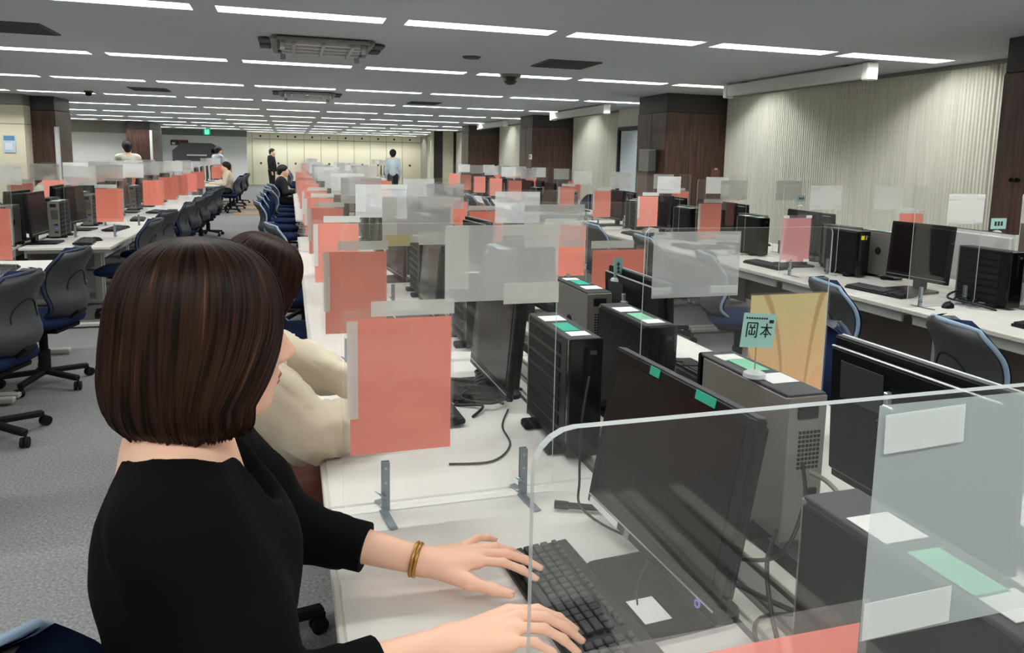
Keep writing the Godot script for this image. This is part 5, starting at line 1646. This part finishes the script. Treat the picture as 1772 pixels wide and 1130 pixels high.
func far_person(label: String, at: Vector3, turn: float, standing: bool, top: Material, legs: Material, hair: Material) -> void:
	var t := thing("person", label, "person", at, turn)
	var lift := 0.42 if standing else 0.0
	var L := Vector3(0, lift, 0)
	var f := face_field(Vector3(0.03, 1.20, 0) + L, Basis())
	f.limb(Vector3(0, 1.14, 0) + L, Vector3(-0.02, 1.02, 0) + L, 0.05, 0.06, 0.04)
	f.limb(Vector3(-0.02, 0.98, 0) + L, Vector3(-0.02, 0.62, 0) + L, 0.11, 0.11, 0.05)
	var hands: Array = []
	for k in [-1.0, 1.0]:
		var s := Vector3(-0.02, 1.0, 0.17 * k) + L
		var e: Vector3 = (Vector3(0.02, 0.70, 0.21 * k) if standing else Vector3(0.06, 0.74, 0.21 * k)) + L
		var w: Vector3 = (Vector3(0.08, 0.46, 0.20 * k) + L) if standing else Vector3(0.30, 0.775, 0.14 * k)
		hands.append([s, e, w])
		f.limb(s, e, 0.04, 0.034).limb(e, w, 0.033, 0.025)
		var d := Vector3(0.02, -0.06, 0) if standing else Vector3(0.08, -0.005, 0)
		for i in 4: f.limb(w, w + d * 2.0 + (Vector3(0.02 * (i - 1.5), 0, 0) if standing else Vector3(0, 0, 0.02 * (i - 1.5))), 0.022, 0.008, 0.01)
		f.limb(w, w + d + Vector3(0.03, 0, -0.03 * k), 0.016, 0.01, 0.01)
		var hip := Vector3(-0.02, (0.5 if standing else 0.57) + lift, 0.09 * k)
		var knee: Vector3 = Vector3(0.0, 0.48, 0.10 * k) if standing else Vector3(0.40, 0.54, 0.11 * k)
		var foot := Vector3(-0.02, 0.05, 0.11 * k) if standing else Vector3(0.36, 0.05, 0.11 * k)
		f.limb(hip, knee, 0.07, 0.05, 0.03).limb(knee, foot, 0.048, 0.035, 0.02).limb(foot, foot + Vector3(0.14, -0.015, 0), 0.036, 0.028, 0.02)
	var g := G.new()
	f.add_to(g, 0.018, Vector3.ZERO)
	obj("body", g, M.skin, t)
	var h := Field.new()
	h.egg(Vector3(0.012, 1.235, 0) + L, Vector3(0.112, 0.098, 0.09) * (1.22 if label.contains("bushy") else 1.0), 0.03)
	h.limb(Vector3(-0.03, 1.22, 0) + L, Vector3(-0.04, 1.15, 0) + L, 0.075, 0.06, 0.03)
	h.holes.append([1, Vector3(0.13, 1.16, 0) + L, Vector3(0.075, 0.085, 0.09), 0, 0, 0.02, Basis()])
	g = G.new()
	h.add_to(g, 0.016, Vector3.ZERO)
	obj("hair", g, hair, t)
	var c := Field.new()
	c.egg(Vector3(-0.02, 0.90, 0) + L, Vector3(0.135, 0.18, 0.18), 0.05)
	c.limb(Vector3(-0.02, 0.78, 0) + L, Vector3(-0.02, 0.60, 0) + L, 0.135, 0.125, 0.05)
	c.limb(Vector3(-0.02, 1.02, -0.12) + L, Vector3(-0.02, 1.02, 0.12) + L, 0.065, 0.065, 0.05)
	for a in hands: c.limb(a[0], a[1], 0.064, 0.054, 0.04).limb(a[1], a[1].lerp(a[2], 0.85), 0.052, 0.04, 0.03)
	g = G.new()
	c.add_to(g, 0.018, Vector3.ZERO)
	obj("shirt", g, top, t)
	c = Field.new()
	for k in [-1.0, 1.0]:
		var hip := Vector3(-0.02, (0.5 if standing else 0.57) + lift, 0.08 * k)
		var knee: Vector3 = Vector3(0.0, 0.48, 0.09 * k) if standing else Vector3(0.40, 0.54, 0.11 * k)
		var foot := Vector3(-0.02, 0.09, 0.11 * k) if standing else Vector3(0.36, 0.09, 0.11 * k)
		c.limb(hip, knee, 0.10, 0.068, 0.05).limb(knee, foot, 0.066, 0.055, 0.03)
	g = G.new()
	c.add_to(g, 0.02, Vector3.ZERO)
	obj("trousers", g, legs, t)

func far_people() -> void:
	var black := mat(Color(0.07, 0.06, 0.06), 0.6)
	var brown := mat(Color(0.30, 0.19, 0.13), 0.6)
	var white := mat(Color(0.85, 0.84, 0.80), 0.85)
	far_person("person in a dark suit standing in the aisle before the far cream wall", Vector3(-0.62, 0, -29.0), -0.4, true, M.dark_cloth, M.dark_cloth, black)
	far_person("person in dark clothes seated at the end of the aisle desks", Vector3(-0.15, 0, -16.3), 0.0, false, M.dark_cloth, M.dark_cloth, black)
	far_person("person with bushy black hair and a pale blue shirt among the far screens", Vector3(3.15, 0, -23.5), 1.4, true, M.pale_cloth, M.dark_cloth, black)
	far_person("person whose black hair shows over the screens before the third pillar", Vector3(5.15, 0, -16.0), PI, false, M.dark_cloth, M.dark_cloth, black)
	far_person("person in a cream top seated across the aisle far back", Vector3(-1.56, 0, -20.5), PI, false, M.cream_cloth, M.dark_cloth, black)
	far_person("person in a white shirt standing with the back turned by the second pillar", Vector3(-2.95, 0, -15.6), 1.9, true, white, M.dark_cloth, black)
	far_person("person with brown hair seated behind the screens before the first pillar", Vector3(-3.15, 0, -11.25), 0.2, false, white, M.dark_cloth, brown)
	far_person("person in a pale top standing by the large machine", Vector3(-2.15, 0, -25.0), 0.8, true, M.pale_cloth, M.dark_cloth, black)
	# the large machine and the white cabinets at the back
	var m := thing("wide_printer", "large dark wide-format printer on a white stand at the back", "printer", Vector3(-2.95, 0, -27.0))
	obj("body", G.new().extrude(PackedVector2Array([Vector2(-0.75, 1.25), Vector2(0.75, 1.25), Vector2(0.75, 1.68), Vector2(0.45, 1.86), Vector2(-0.45, 1.86), Vector2(-0.75, 1.6)]), -0.35, 0.35), M.dark_grey, m)
	obj("paper_slot", G.new().box(Vector3(0, 1.45, 0.36), Vector3(0.62, 0.06, 0.05), 0.01), M.silver, m)
	obj("display", G.new().box(Vector3(0.55, 1.6, 0.36), Vector3(0.2, 0.12, 0.03), 0.008), M.screen, m)
	for s in [-1.0, 1.0]:
		obj("stand_leg", G.new().box(Vector3(0.55 * s, 0.62, 0), Vector3(0.1, 1.26, 0.5), 0.02), M.white_plastic, m)
	obj("shelf", G.new().box(Vector3(0, 0.6, 0), Vector3(1.05, 0.05, 0.45), 0.01), M.white_plastic, m)
	for i in 3:
		var c := thing("storage_cabinet", "white storage cabinet at the back, %s" % ["under the dark red poster", "beside the second pillar", "nearest the large machine"][i], "cabinet", Vector3(-4.9 + [0.0, -0.72, 0.72][i], 0, -33.0), 0.0, "white cabinets at the back")
		obj("body", G.new().box(Vector3(0, 0.55, 0), Vector3(0.7, 1.1, 0.4), 0.01), M.white_plastic, c)
		for s in [-1.0, 1.0]:
			var d := obj("door", G.new().box(Vector3(0.172 * s, 0.56, 0.206), Vector3(0.335, 1.02, 0.014), 0.004), M.pale_wall, c)
			obj("handle", G.new().box(Vector3(0.03 * s, 0.6, 0.22), Vector3(0.015, 0.12, 0.015), 0.003), M.silver, d)
